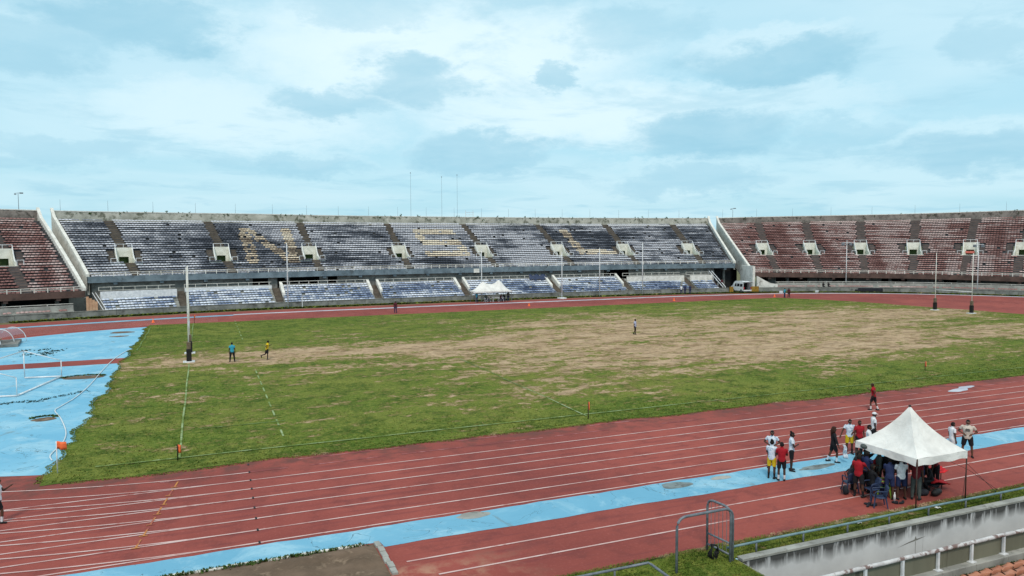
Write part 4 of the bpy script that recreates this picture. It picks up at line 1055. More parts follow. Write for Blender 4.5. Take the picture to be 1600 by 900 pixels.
weeds('crack_weeds', pts, .07, 'dark line of weeds in a crack across the blue apron', 'weed_dark', .10, 6)
pts = [(-9.05+.66*math.cos(a)*random.uniform(.7, 1.1), 51.4+.55*abs(math.sin(a))*random.uniform(.8, 1.1), .008) for a in np.linspace(0, 3.14, 50)]
pts += [(-8.9+1.5*math.cos(a)*random.uniform(.8, 1.05), 66.1+.8*abs(math.sin(a))*random.uniform(.8, 1.15), .008) for a in np.linspace(-.3, 3.4, 90)]
weeds('patch_weeds', pts, .10, 'grass fringe round the bare holes in the blue apron', 'weed', .12, 6)
pts = [(random.uniform(-16.5, -13.2), random.uniform(80.5, 86.5)) for _ in range(7)]
pts = [(x+random.gauss(0, .35), y+random.gauss(0, .4), .006) for x, y in pts for _ in range(16)]
weeds('apron_weeds', pts, .10, 'scattered dark weeds beside the team shelter', 'weed_dark', .16, 5)
pts = [(x, 25.12-abs(random.gauss(0, .1)), .02) for x in [random.uniform(-6, 5) for _ in range(420)]]+[(random.gauss(-2.2, .6), 25.0, .03) for _ in range(120)]
weeds('pit_weeds', pts, .09, 'weeds along the edge of the sand pit', 'weed', .08, 5)

# ------------------------------------------------------------------ rugby goals
def rugby_goal(x, y, h, label):
    t = thing('rugby_goal', label, 'goal posts', (x, y+2.8, 0))
    for k, yy in enumerate((y, y+5.6)):
        mb = MB(); mb.tube([(x, yy, 0), (x, yy, h)], [.055, .04], 12); po = mb.build('post', 'white_dirty', t, smooth=True)
        mb = MB(); mb.box((x, yy, .62), (.42, .42, 1.12)); mb.build('pad', 'black_pad', po, bevel=.06)
        mb = MB(); mb.box((x, yy, 1.50), (.34, .34, .62)); mb.build('upper_pad', 'tan_pad', po, bevel=.05)
        mb = MB(); mb.box((x-.02, yy, .07), (.95, .8, .12)); mb.build('base', 'white_paint', po, bevel=.02)
    mb = MB(); mb.tube([(x, y, 3.05), (x, y+5.6, 3.05)], .055, 10); mb.build('crossbar', 'white_paint', t, smooth=True)
    mb = MB(); mb.box((x, y, h-.25), (.5, .05, .05)); mb.build('top_bracket', 'white_paint', t)
rugby_goal(-1.32, 70.32, 8.35, 'white rugby posts with black pads at the left end, by the player in blue')
rugby_goal(99.0, 70.32, 8.45, 'white rugby posts with black pads at the far right end of the field')

# ------------------------------------------------------------------ tipped football goal on the blue apron
fg = thing('football_goal', 'white football goal frame tipped onto its face on the blue apron', 'goal', (-11.6, 63, 0))
A_, B_ = Vector((-10.45, 66.75, .07)), Vector((-12.0, 59.45, .07)); bk = Vector((-2.55, .45, 0))
def bar(name, p, q_, r_): mb = MB(); mb.tube([p, q_], r_, 8); return mb.build(name, 'white_paint', fg, smooth=True)
bar('crossbar', A_, B_, .07)
for C_ in (A_, B_):
    bar('post', C_, C_+bk, .065)
    bar('net_support', C_, C_+Vector((0, 0, 1.25)), .035); bar('base_side', C_+bk, C_+bk+Vector((0, 0, 2.1)), .045)
    bar('side_bar', C_+Vector((0, 0, 1.25)), C_+bk+Vector((0, 0, 2.1)), .035)
bar('ground_bar', A_+bk+Vector((0, 0, 2.1)), B_+bk+Vector((0, 0, 2.1)), .045)

# ------------------------------------------------------------------ team shelter at the left edge
ds = thing('team_shelter', 'arched team shelter with clear sheets on a dark base at the left edge', 'shelter', (-19.6, 91, 0))
mb = MB(); mb.box((-19.9, 90.4, .16), (4.2, 4.6, .30), rz=.12); mb.build('base', 'concrete', ds)
hp_ = []
for i, (ox, oy) in enumerate(((-19.4, 88.6), (-18.6, 90.4), (-17.9, 92.4))):
    pts = [(ox-.9+1.25*math.sin(a)-.5*(1-math.cos(a))*0, oy+.0, .1+1.55*math.cos(a)) for a in np.linspace(-.9, math.pi/2, 14)]
    hp_.append(pts); mb = MB(); mb.tube(pts, .04, 7); mb.build('hoop', 'white_paint', ds, smooth=True)
for a, b in ((0, 1), (1, 2)):
    mb = MB(); mb.grid([hp_[a][:11], hp_[b][:11]]); mb.build('clear_sheet', 'clear', ds, smooth=True)
mb = MB(); mb.box((-19.9, 90.2, .55), (.5, 3.6, .08)); mb.box((-19.9, 88.8, .4), (.4, .08, .3)); mb.box((-19.9, 91.6, .4), (.4, .08, .3)); mb.build('bench', 'wood_brown', ds)

# ------------------------------------------------------------------ hose, flags, cones
hs = [(-6.6, 81.2), (-7.02, 80.1), (-7.61, 74.9), (-7.83, 68.5), (-7.93, 61.8), (-8.21, 57.3), (-8.66, 54.5), (-8.77, 53.2), (-8.08, 50.7), (-7.29, 47.1), (-7.05, 44.8), (-7.14, 43.2), (-7.2, 41.9), (-6.95, 40.9)]
cu = []
for i in range(len(hs)-1):
    for t in np.linspace(0, 1, 10, endpoint=False):
        p0, p1, p2, p3 = [np.array(hs[min(max(i+k, 0), len(hs)-1)]) for k in (-1, 0, 1, 2)]
        q_ = .5*((2*p1)+(-p0+p2)*t+(2*p0-5*p1+4*p2-p3)*t*t+(-p0+3*p1-3*p2+p3)*t**3); cu.append((q_[0], q_[1], .05))
mb = MB(); mb.tube(cu, .032, 7); tag(mb.build('water_hose', 'hose', smooth=True), 'thin white hose snaking along the edge of the blue apron', 'hose')
def flag(x, y, h, wd, ht, label, polem='white_paint', rz=0.0):
    t = thing('corner_flag', label, 'flag', (x, y, 0), rz, 'orange flags round the pitch')
    mb = MB(); mb.tube([(0, 0, 0), (0, 0, h)], [.03, .022], 7); mb.build('pole', polem, t, True, smooth=True)
    mb = MB(); n_ = 6; P = [[(wd*i/n_, .04*math.sin(i*1.4)*(1+j*.3), h-ht*j/3-.05*(i/n_)) for i in range(n_+1)] for j in range(4)]
    mb.grid(P); o = mb.build('flag_cloth', 'orange', t, True, smooth=True)
    sm_ = o.modifiers.new('thick', 'SOLIDIFY'); sm_.thickness = .006
flag(-6.38, 38.65, 1.5, .42, .36, 'orange flag on a white pole at the corner of the blue apron', rz=-.3)
flag(-1.37, 38.61, .80, .16, .40, 'small drooping orange flag where the goal line meets the touch line', 'black')
flag(20.7, 37.98, 1.05, .10, .48, 'orange flag drooping on the near touch line in mid photo', 'pole_brown')
flag(52.95, 41.3, .75, .12, .42, 'orange flag on the near touch line beyond the runner in red', 'pole_brown')
flag(-1.2, 104.6, 1.1, .12, .5, 'dark drooping flag on the far touch line behind the left goal posts', 'black')
def cone(x, y, label):
    mb = MB(); mb.tube([(x, y, .03), (x, y, .40), (x, y, .52)], [.17, .07, .03], 12); mb.box((x, y, .02), (.40, .40, .04))
    tag(mb.build('traffic_cone', 'orange', smooth=False), label, 'cone', 'orange cones along the far touch line')
cone(75.1, 107.0, 'orange cone on the far edge of the grass, before the three people at the wall')
cone(48.4, 108.7, 'orange cone on the far track just right of the far tent')
cone(96.5, 106.2, 'orange cone at the far corner beside two standing people')
cone(-6.2, 107.6, 'orange cone on the red bend left of the near rugby posts')
# ------------------------------------------------------------------ flagpoles and floodlight poles
def pole(x, y, h, label, base=False, head=0, r=.09):
    t = thing('floodlight_pole' if head else 'flagpole', label, 'light pole' if head else 'flagpole', (x, y, 0), 0, 'white poles along the far track')
    mb = MB(); mb.tube([(x, y, 0), (x, y, h*.6), (x, y, h)], [r, r*.85, r*.6], 10); mb.build('pole', 'white_paint', t, smooth=True)
    mb = MB(); mb.ell((x, y, h+.05), (.1, .1, .1), 8, 6); mb.build('finial', 'white_paint', t)
    if base: mb = MB(); mb.box((x, y, .12), (1.3, 1.3, .24)); mb.build('footing', 'white_paint', t, bevel=.03)
    if head:
        mb = MB(); mb.tube([(x-.9, y+.3, h-.3), (x+.9, y-.3, h-.3)], .05, 6); mb.build('arm', 'white_paint', t)
        for sg in (-1, 1):
            mb = MB(); mb.box((x+.75*sg, y-.25*sg, h-.6), (.5, .35, .45)); mb.build('floodlight', 'galv', t)
    else:
        mb = MB(); mb.tube([(x+.1, y-.02, 1.2), (x+.09, y-.02, h-.1)], .012, 5); mb.build('halyard', 'white_paint', t)
pole(12.3, 121.3, 10.2, 'white flagpole below the cream letter N, leftmost along the far wall')
pole(44.9, 121.2, 8.9, 'white flagpole rising just behind the far white tent')
pole(59.7, 119.5, 8.3, 'white flagpole on a white footing, right of the far tent', True)
pole(68.3, 121.0, 9.0, 'white flagpole in front of the cream letter L')
pole(77.6, 120.9, 10.0, 'white flagpole between the letter L and the minibus')
pole(119.6, 111.5, 10.1, 'white pole with two lamps before the curved maroon stand, nearest the minibus', head=1)
pole(134.3, 94.4, 9.7, 'white pole with two lamps just right of the far rugby posts', head=1)
mb = MB(); mb.tube([(14.5, 121.4, 0), (14.5, 121.4, 1.85)], .06, 8); mb.box((14.5, 121.4, 1.88), (.16, .16, .06)); tag(mb.build('short_post', 'white_paint'), 'short white post at the wall beside the leftmost flagpole', 'post')
# ------------------------------------------------------------------ tents
def near_tent():
    t = thing('gazebo_tent', 'white peaked gazebo tent over a crowd beside the blue runway', 'tent', (26.7, 21.45, 0))
    x0, x1, y0, y1 = 25.3, 28.1, 19.95, 22.85; cx, cy = (x0+x1)/2-.08, (y0+y1)/2; ze, za = 1.98, 3.66
    n_, m_ = 12, 14; mb = MB()
    cs = [(x0, y0), (x1, y0), (x1, y1), (x0, y1)]
    def zf(u, e): return ze+(za-ze)*(.62*u+.38*u**2.6)-.07*math.sin(math.pi*e)*(1-u)*0+.045*math.sin(math.pi*e)*(1-u)*u
    for s_ in range(4):
        (ax, ay), (bx_, by) = cs[s_], cs[(s_+1) % 4]; P = []
        for i in range(n_+1):
            u = i/n_; row = []
            for j in range(m_+1):
                e_ = j/m_; ex, ey = ax+(bx_-ax)*e_, ay+(by-ay)*e_
                bow = .10*math.sin(math.pi*e_)*(1-u)
                px, py = ex+(cx-ex)*u, ey+(cy-ey)*u
                zz = zf(u, e_)-.16*math.sin(math.pi*e_)*math.sin(math.pi*min(1, u*1.1))+.02*math.sin(9*e_+s_)*(1-u)
                row.append((px, py, zz))
            P.append(row)
        mb.grid(P)
    can = mb.build('canopy', 'canopy', t, smooth=True)
    for s_ in range(4):
        (ax, ay), (bx_, by) = cs[s_], cs[(s_+1) % 4]; mb = MB(); P = []
        d = Vector((by-ay, -(bx_-ax), 0)).normalized()
        for i in range(4):
            row = []
            for j in range(25):
                e_ = j/24; k = i/3
                p = Vector((ax+(bx_-ax)*e_, ay+(by-ay)*e_, ze+.02-.28*k+.025*math.sin(17*e_+s_*2)*k))+d*(.03+.02*k+.02*k*math.sin(11*e_+s_))
                row.append(tuple(p))
            P.append(row)
        mb.grid(P); mb.build('valance', 'canopy', can, smooth=True)
    for (ax, ay) in cs:
        mb = MB(); mb.tube([(ax, ay, 0), (ax, ay, ze-.02)], .026, 8); mb.build('pole', 'pole_brown', t, smooth=True)
    for a, b in ((0, 1), (1, 2), (2, 3), (3, 0)):
        ins = lambda c: (c[0]+.07*(1 if c[0] < cx else -1), c[1]+.07*(1 if c[1] < cy else -1), ze-.12)
        mb = MB(); mb.tube([ins(cs[a]), ins(cs[b])], .018, 6); mb.build('eave_bar', 'pole_brown', t)
    mb = MB(); mb.tube([(cx, cy, 2.0), (cx, cy, za-.03)], .022, 8); mb.ell((cx, cy, za+.0), (.06, .06, .05), 10, 6); mb.build('king_pole', 'pole_brown', t)
    for p, q_ in [((x1, y0, 1.3), (27.2, 19.45, .02)), ((x1, y0, 1.5), (29.6, 19.5, .02)), ((29.15, 20.6, .9), (30.0, 19.6, .02)), ((x1, y1, 1.7), (29.15, 20.6, .9))]:
        mb = MB(); mb.tube([p, q_], .009, 5); mb.build('guy_rope', 'black', t)
near_tent()
def far_tent():
    t = thing('marquee_tent', 'white twin-peaked tent by the far wall in front of the blue seats', 'tent', (45.8, 119.2, 0))
    x0, x1, y0, y1 = 42.5, 49.2, 117.7, 120.6; ze = 1.95; pk = [(44.5, 3.72), (47.2, 3.80)]; n_, m_ = 44, 16; P = []
    for j in range(m_+1):
        row = []
        for i in range(n_+1):
            u = i/n_; v = j/m_; x = x0+(x1-x0)*u; y = y0+(y1-y0)*v
            ez = 1-abs(2*v-1)
            rz_ = float(np.interp(x, [x0, 43.2, 43.9, 44.4, 45.0, 45.8, 46.6, 47.3, 47.8, 48.5, x1], [0, .62, 1.28, 1.62, 1.25, 1.08, 1.3, 1.85, 1.42, .62, 0]))
            row.append((x, y, ze+rz_*ez**.95))
        P.append(row)
    mb = MB(); mb.grid(P); can = mb.build('canopy', 'canopy', t, smooth=True)
    for a, b in (((x0, y0), (x1, y0)), ((x1, y0), (x1, y1)), ((x0, y1), (x1, y1)), ((x0, y0), (x0, y1))):
        mb = MB(); mb.grid([[(a[0]+(b[0]-a[0])*e_, a[1]+(b[1]-a[1])*e_, ze-.22*k-.03*math.sin(20*e_)*k) for e_ in np.linspace(0, 1, 20)] for k in (0, 1)]); mb.build('valance', 'canopy', can)
    for x in (x0+.05, 45.85, x1-.05):
        for y in (y0+.05, y1-.05):
            mb = MB(); mb.tube([(x, y, 0), (x, y, ze)], .035, 7); mb.build('pole', 'galv', t)
far_tent()
tb = thing('folding_table', 'white table under the far tent', 'table', (46.4, 118.4, 0))
mb = MB(); mb.box((46.4, 118.4, .74), (1.2, .7, .05)); mb.build('table_top', 'white_paint', tb)
for sx in (-.52, .52):
    for sy in (-.28, .28): mb = MB(); mb.tube([(46.4+sx, 118.4+sy, 0), (46.4+sx, 118.4+sy, .72)], .03, 6); mb.build('leg', 'white_paint', tb)
# ------------------------------------------------------------------ chairs, bags, kit under the near tent
def plastic_chair(x, y, rz, m, label, group='plastic chairs under the tents'):
    t = thing('plastic_chair', label, 'chair', (x, y, 0), rz, group)
    mb = MB(); P = [[(sx*.22*(1 if j < 4 else .96), -.20+.42*j/5, .43-.02*math.sin(math.pi*j/5)) for sx in (-1, -.5, 0, .5, 1)] for j in range(6)]; mb.grid(P)
    o = mb.build('seat', m, t, True, smooth=True); o.modifiers.new('thick', 'SOLIDIFY').thickness = .03
    mb = MB()
    P = [[(sx*.22, .20+.10*j/5-.03*(1-abs(sx)), .44+.44*j/5-.05*abs(sx)**3*(j == 5)) for sx in (-1, -.5, 0, .5, 1)] for j in range(6)]; mb.grid(P)
    o = mb.build('backrest', m, t, True, smooth=True); o.modifiers.new('thick', 'SOLIDIFY').thickness = .025
    for sx in (-1, 1):
        for sy, sl in ((-.18, -.05), (.2, .08)):
            mb = MB(); mb.tube([(sx*.2, sy, .43), (sx*.25, sy+sl, 0)], [.03, .022], 7); mb.build('leg', m, t, True)
        mb = MB(); mb.tube(bent([(sx*.23, -.17, .43), (sx*.25, -.19, .66), (sx*.24, .24, .68)], .08, 4), .025, 7); mb.build('armrest', m, t, True, smooth=True)
plastic_chair(24.25, 20.75, R(-125), 'chair_blue', 'dark blue plastic chair standing outside the front left edge of the tent')
plastic_chair(24.75, 21.55, R(-100), 'chair_blue', 'dark blue plastic armchair behind the front chair at the left of the tent')
plastic_chair(25.45, 21.55, R(-140), 'chair_green', 'lime green plastic chair under the left side of the tent')
plastic_chair(24.62, 22.5, R(160), 'chair_blue', 'dark chair loaded with a backpack beside the person in red')
for (x, y, a, lb) in ((44.7, 118.5, 20, 'white plastic chair at the left end of the far tent'), (45.3, 118.6, -30, 'white plastic chair next to the table in the far tent'), (47.8, 118.8, 160, 'white plastic chair right of the table in the far tent')):
    plastic_chair(x, y, R(a), 'white_paint', lb)
def backpack(x, y, z, rz, m, label, sc=1.0):
    t = thing('backpack', label, 'bag', (x, y, z), rz)
    mb = MB(); mb.ell((0, 0, .24*sc), (.17*sc, .13*sc, .26*sc), 14, 10); mb.build('body', m, t, True, smooth=True)
    mb = MB(); mb.ell((0, -.12*sc, .16*sc), (.12*sc, .07*sc, .13*sc), 12, 8); mb.build('pocket', m, t, True, smooth=True)
    for sx in (-1, 1): mb = MB(); mb.tube([(sx*.08*sc, .11*sc, .44*sc), (sx*.1*sc, .2*sc, .3*sc), (sx*.09*sc, .12*sc, .06*sc)], .018, 6); mb.build('strap', m, t, True)
backpack(24.60, 22.42, .45, .4, 'bag_dark', 'dark backpack on the chair at the left of the tent', 1.15)
backpack(24.15, 22.30, 0, 1.2, 'bag_dark', 'black bag slumped on the track beside the backpack chair', .8)
def holdall(x, y, rz, m, label, l=.6):
    t = thing('holdall', label, 'bag', (x, y, 0), rz)
    mb = MB(); mb.tube([(-l/2, 0, .12), (-l*.4, 0, .14), (0, 0, .15), (l*.4, 0, .14), (l/2, 0, .12)], [.06, .12, .14, .12, .06], 12); mb.build('body', m, t, True, smooth=True)
    mb = MB(); mb.tube(bent([(-l*.25, 0, .26), (-l*.1, .03, .36), (l*.1, .03, .36), (l*.25, 0, .26)], .05, 4), .012, 6); mb.build('handle', m, t, True)
holdall(27.45, 20.72, .25, 'black', 'black holdall on the track under the right side of the tent')
holdall(26.9, 20.95, -.4, 'bag_dark', 'dark grey holdall between the people under the tent', .5)
def bottle(x, y, m, label, h=.32):
    mb = MB(); mb.tube([(x, y, 0), (x, y, h*.68), (x, y, h*.8), (x, y, h)], [.045, .045, .02, .02], 10); tag(mb.build('bottle', m, smooth=True), label, 'bottle')
bottle(25.35, 20.95, 'bucket', 'pale bottle standing on the track between the blue chair and the person in white', .36)
def cloth(pts, wd, label, m='red_cloth', seed=0):
    P = []
    for i, p in enumerate(pts):
        row = []
        for j in range(7):
            u = (j/6-.5)*wd; row.append((p[0]+u*.35+.03*math.sin(i*2.1+j+seed), p[1]+u, p[2]+.035*math.sin(i*1.7+j*2.3+seed)))
        P.append(row)
    mb = MB(); mb.grid(P); o = mb.build('team_bib', m, smooth=True); o.modifiers.new('thick', 'SOLIDIFY').thickness = .015
    return tag(o, label, 'cloth', 'red cloths spread to dry right of the tent')
cloth([(28.35, 22.15, .62), (28.6, 22.1, .70), (28.95, 22.0, .52), (29.2, 21.95, .46), (29.45, 21.9, .55)], .6, 'bright red cloth spread highest, right of the tent', seed=1)
cloth([(27.75, 21.3, .38), (28.0, 21.25, .46), (28.3, 21.2, .34), (28.6, 21.15, .26)], .55, 'bright red cloth lower down beside the tent pole', seed=3)
bench = thing('folding_bench', 'low dark bench carrying the red cloths', 'bench', (28.4, 21.7, 0))
mb = MB(); mb.box((28.85, 22.05, .46), (1.0, .42, .05)); mb.box((28.1, 21.25, .26), (.9, .4, .05)); mb.build('seat', 'bag_dark', bench)
for x, y, h in ((28.45, 21.9, .45), (29.25, 21.9, .45), (28.45, 22.2, .45), (29.25, 22.2, .45), (27.75, 21.25, .25), (28.45, 21.25, .25)):
    mb = MB(); mb.tube([(x, y, 0), (x, y, h)], .02, 6); mb.build('leg', 'black', bench)
def shoe(x, y, rz, m, label):
    mb = MB(); Rz = Matrix.Rotation(rz, 3, 'Z')
    mb.ell((x, y, .05), (.055, .14, .05), 12, 8, rot=Rz); p = Vector((x, y, 0))+Rz @ Vector((0, -.07, .09)); mb.ell(p, (.045, .06, .05), 10, 6, rot=Rz)
    tag(mb.build('shoe', m, smooth=True), label, 'shoe', 'loose shoes left on the track')
for (x, y, a, lb) in ((23.98, 21.05, .5, 'dark shoe left of the front blue chair, farthest up'), (24.1, 20.85, 1.1, 'dark shoe touching the front blue chair'), (23.85, 20.9, 2.0, 'dark shoe lying leftmost in front of the tent'), (25.1, 20.72, .3, 'dark shoe just right of the front blue chair'), (25.32, 20.6, 1.5, 'dark shoe nearest the front tent pole')):
    shoe(x, y, a, 'bag_dark', lb)
for i, (x, y, lb) in enumerate(((26.1, 19.62, 'scrap of white litter on the verge under the pipe rail, nearest the tent'), (22.05, 19.72, 'scrap of white litter on the verge left of the drain slab'))):
    mb = MB(); mb.grid([[(x+.1*a-.1, y+.08*b-.08, .07+.03*math.sin(a*2+b*3)) for b in range(3)] for a in range(3)]); tag(mb.build('litter', 'bucket'), lb, 'litter')
for i, (x, y, lb) in enumerate(((104.5, 113.2, 'white box at the foot of the wall, right of the minibus'), (112.0, 111.5, 'white box at the foot of the wall behind the two standing people'))):
    mb = MB(); mb.box((x, y, .2), (.75, .45, .36), rz=.4); mb.box((x, y, .40), (.8, .5, .06), rz=.4); tag(mb.build('cool_box', 'white_paint', bevel=.02), lb, 'box')
mb = MB(); mb.box(tuple(SP(209.0, -.4, .45)), (4.4, .5, .85), theta(209)); mb.box(tuple(SP(206.8, -.45, .3)), (1.2, .5, .55), theta(207)); tag(mb.build('stacked_mats', 'bag_dark', bevel=.05), 'dark folded mats leaning on the wall before the maroon stand', 'mats')
# ------------------------------------------------------------------ minibus backed up to the opening, tailgate raised
def minibus():
    az_ = R(9.0); t = thing('minibus', 'white minibus with its tailgate raised in the wall opening', 'minibus', (99.1, 116.6, 0), -az_)
    L_, W_ = 4.7, 1.75
    # side outline: y = 0 rear ... L front
    out = [(.0, .38), (.0, 1.15), (.06, 1.75), (.22, 2.16), (.9, 2.26), (3.0, 2.24), (3.55, 2.02), (4.15, 1.28), (4.62, 1.08), (4.7, .75), (4.66, .36)]
    mb = MB(); n_ = len(out)
    secs = [(-W_/2+.12, .97, .04), (-W_/2+.03, .99, .01), (-W_/2, 1.0, 0), (W_/2, 1.0, 0), (W_/2-.03, .99, .01), (W_/2-.12, .97, .04)]
    def X(x, y, z): return (x*(1-.10*max(0, z-1.1)), y, z)
    vs_ = []
    for sx in (-1, 1):
        vs_ += [X(sx*W_/2, y, z) for y, z in out]
    fs = [tuple(range(n_)), tuple(range(n_, 2*n_))]
    skip = {0, 1, 2}                                  # the rear is open
    for i in range(n_):
        if i in skip: continue
        fs.append((i, (i+1) % n_, (i+1) % n_+n_, i+n_))
    mb.add(vs_, fs); mb.build('body', 'white_paint', t, True, bevel=.03)
    mb = MB(); mb.box((0, .9, .5), (W_-.1, 1.8, .06)); mb.box((0, 1.6, 1.2), (W_-.14, .06, 1.4)); 
    mb.build('cargo_bay', 'dark', t, True)
    for sx in (-1, 1):
        for y0_, y1_ in ((.35, 1.35), (1.5, 2.45), (2.6, 3.35)):
            mb = MB(); xx = sx*(W_/2+.006)
            k = lambda z: xx*(1-.10*max(0, z-1.1))
            mb.add([(k(1.2)+.008*sx, y0_, 1.2), (k(1.2)+.008*sx, y1_, 1.2), (k(1.78)+.008*sx, y1_-(.25 if y1_ > 3 else .04), 1.78), (k(1.78)+.008*sx, y0_+.04, 1.78)], [(0, 1, 2, 3)])
            mb.build('side_window', 'glass_dark', t, True)
        for y in (.85, 3.75):
            mb = MB(); mb.tube([(sx*(W_/2-.22), y, .34), (sx*(W_/2+.01), y, .34)], .34, 18); wh = mb.build('wheel', 'tyre', t, True)
            mb = MB(); mb.tube([(sx*(W_/2+.0), y, .34), (sx*(W_/2+.025), y, .34)], .19, 14); mb.build('hub', 'galv', wh, True)
        mb = MB(); mb.box((sx*(W_/2-.12), 0.0, .95), (.16, .06, .42)); mb.build('tail_light', 'red_cloth', t, True)
    mb = MB(); mb.add([X(-.72, 3.58, 2.0), X(.72, 3.58, 2.0), X(.78, 4.17, 1.31), X(-.78, 4.17, 1.31)], [(0, 1, 2, 3)]); mb.v = [(x, y+.02, z+.02) for x, y, z in mb.v]; mb.build('windscreen', 'glass_dark', t, True)
    mb = MB(); mb.box((0, -.05, .48), (W_-.05, .16, .26)); mb.build('rear_bumper', 'white_paint', t, True, bevel=.03)
    mb = MB(); Rx = Matrix.Rotation(R(-10), 3, 'X'); mb.box((0, -.55, 2.12), (W_-.2, 1.25, .07), rot=Rx); tg = mb.build('tailgate', 'white_paint', t, True, bevel=.02)
    mb = MB(); mb.box((0, -.62, 2.07), (W_-.55, .7, .03), rot=Rx); mb.build('tailgate_glass', 'glass_dark', tg, True)
minibus()
for nm, a, b, lb in (('gate_board', 185.2, 187.3, 'yellow boarded gate leaf right of the minibus'), ('gate_board', 181.2, 182.0, 'narrow yellow boarded gate leaf left of the minibus')):
    t = thing(nm, lb, 'gate', tuple(SP((a+b)/2, -.3, 0)))
    n_ = max(2, int((b-a)/.4))
    for i in range(n_):
        mb = MB(); s0 = a+(b-a)*(i+.5)/n_; mb.box(tuple(SP(s0, -.3, .62)), ((b-a)/n_-.03, .05, 1.18), theta(s0)); mb.build('board', 'yellow_board', t)
    for z in (.3, .95):
        mb = MB(); ribbon_closed(mb, a, b, [(-.26, z-.05), (-.26, z+.05), (-.2, z+.05), (-.2, z-.05)], 1.0); mb.build('ledge', 'yellow_board', t)
# blue tarpaulin thrown over the lower rail, white notice on the fascia
mb = MB(); P = [[tuple(SP(141.6+3.6*i/9, 6.1-.9*j/5, 4.0-.9*j/5+.18*math.sin(i*1.9+j*1.1))) for i in range(10)] for j in range(6)]; mb.grid(P)
o = mb.build('tarpaulin', 'chair_blue', smooth=True); o.modifiers.new('thick', 'SOLIDIFY').thickness = .02; tag(o, 'crumpled dark blue tarpaulin over the top rail of the lower seats', 'tarpaulin')
mb = MB(); mb.box(tuple(SP(131.5, 6.72, 5.0)), (1.1, .04, .75), theta(131.5)); tag(mb.build('notice_board', 'white_dirty'), 'pale blank notice fixed to the fascia of the blue stand', 'notice')

# ------------------------------------------------------------------ people
def flat(name, c, rough=.8, c3=None, k3=.5):
    if name not in MAT: MAT[name] = mat(name, c, tuple(x*.75 for x in c), 7, rough, .25, obj=True, c3=c3, s3=14, k3=k3, t3=(.5, .6))
    return name
SK = [flat('skin_deep', lin(84, 58, 46), .6), flat('skin_dark', lin(66, 46, 38), .6), flat('skin_warm', lin(104, 72, 56), .6)]
flat('cloth_white', lin(228, 230, 234)); flat('cloth_jersey', lin(216, 224, 234), .8, lin(120, 160, 190), .7); flat('cloth_red', lin(160, 26, 38)); flat('cloth_dark_red', lin(108, 28, 36))
flat('cloth_black', lin(30, 30, 34)); flat('cloth_yellow', lin(218, 184, 34)); flat('cloth_beige', lin(206, 194, 182)); flat('cloth_teal', lin(58, 158, 186)); flat('cloth_navy', lin(38, 48, 84))
flat('cloth_grey', lin(78, 86, 84)); flat('cloth_camo', lin(56, 62, 58), .85, lin(110, 112, 108), .6); flat('cloth_stripe', lin(178, 182, 206), .8, lin(108, 104, 150), .8); flat('hair_black', lin(22, 20, 20)); flat('hair_brown', lin(58, 36, 28))
flat('eye_white', lin(220, 215, 210)); flat('shoe_dark', lin(34, 34, 36)); flat('sock_white', lin(220, 220, 222)); flat('cloth_maroon', lin(84, 34, 44))
ARM = {'down': ((.16, .02, -1), (.06, .16, -1)), 'hips': ((.60, -.28, -.85), (-.62, .50, -.30)), 'fwd': ((.12, .5, -.8), (-.05, .95, -.12)), 'crossed': ((.22, .35, -.9), (-.85, .5, .12)),
       'up': ((.75, .15, .55), (-.75, -.25, .62)), 'rf': ((.18, .55, -.8), (-.12, .8, .55)), 'rb': ((.30, -.75, -.6), (.0, .45, -.85)), 'reach': ((.15, .75, -.6), (.0, .8, -.6)), 'out': ((.55, .15, -.85), (.35, .25, -.9)), 'behind': ((.25, -.3, -.95), (-.45, -.2, -.85))}
LEG = {'st': ((.07, .01, -1), (.02, -.03, -1)), 'wide': ((.17, .02, -1), (.08, -.03, -1)), 'wf': ((.05, .36, -1), (.02, -.06, -1)), 'wb': ((.05, -.20, -1), (.02, -.42, -1)), 'rf': ((.04, .75, -.75), (.0, -.25, -1)), 'rb': ((.04, -.28, -.95), (.0, -1, -.22)),
       'sit': ((.14, 1, -.05), (.03, .0, -1)), 'sq': ((.25, .95, .15), (.0, -.55, -1))}
def capsule(mb, a, b, ra, rb, seg=10):
    a, b = Vector(a), Vector(b); d = (b-a); L = d.length; d = d.normalized() if L > 1e-6 else Vector((0, 0, 1))
    n = 4; pts = []; rs = []
    for i in range(n+1):
        t = -math.pi/2+math.pi/2*i/n; pts.append(a+d*ra*math.sin(t)); rs.append(max(.001, ra*math.cos(t)))
    for i in range(n+1):
        t = math.pi/2*i/n; pts.append(b+d*rb*math.sin(t)); rs.append(max(.001, rb*math.cos(t)))
    rings = []
    ax = Vector((0, 0, 1)) if abs(d.z) < .9 else Vector((0, 1, 0)); x = d.cross(ax).normalized(); y = x.cross(d)
    vs = [p+(x*math.cos(2*math.pi*k/seg)+y*math.sin(2*math.pi*k/seg))*r for p, r in zip(pts, rs) for k in range(seg)]
    fs = [(i*seg+k, i*seg+(k+1) % seg, (i+1)*seg+(k+1) % seg, (i+1)*seg+k) for i in range(len(pts)-1) for k in range(seg)]
    fs += [tuple(reversed(range(seg))), tuple(range(len(vs)-seg, len(vs)))]
    mb.add(vs, fs)
def loft(mb, secs, seg=14):
    """closed body through elliptical sections (centre, half width, half depth, x axis, y axis)"""
    vs = []
    for c, rx, ry, ax, ay in secs: vs += [Vector(c)+ax*rx*math.cos(2*math.pi*k/seg)+ay*ry*math.sin(2*math.pi*k/seg) for k in range(seg)]
    fs = [(i*seg+k, i*seg+(k+1) % seg, (i+1)*seg+(k+1) % seg, (i+1)*seg+k) for i in range(len(secs)-1) for k in range(seg)]
    fs += [tuple(reversed(range(seg))), tuple(range(len(vs)-seg, len(vs)))]
    mb.add(vs, fs)
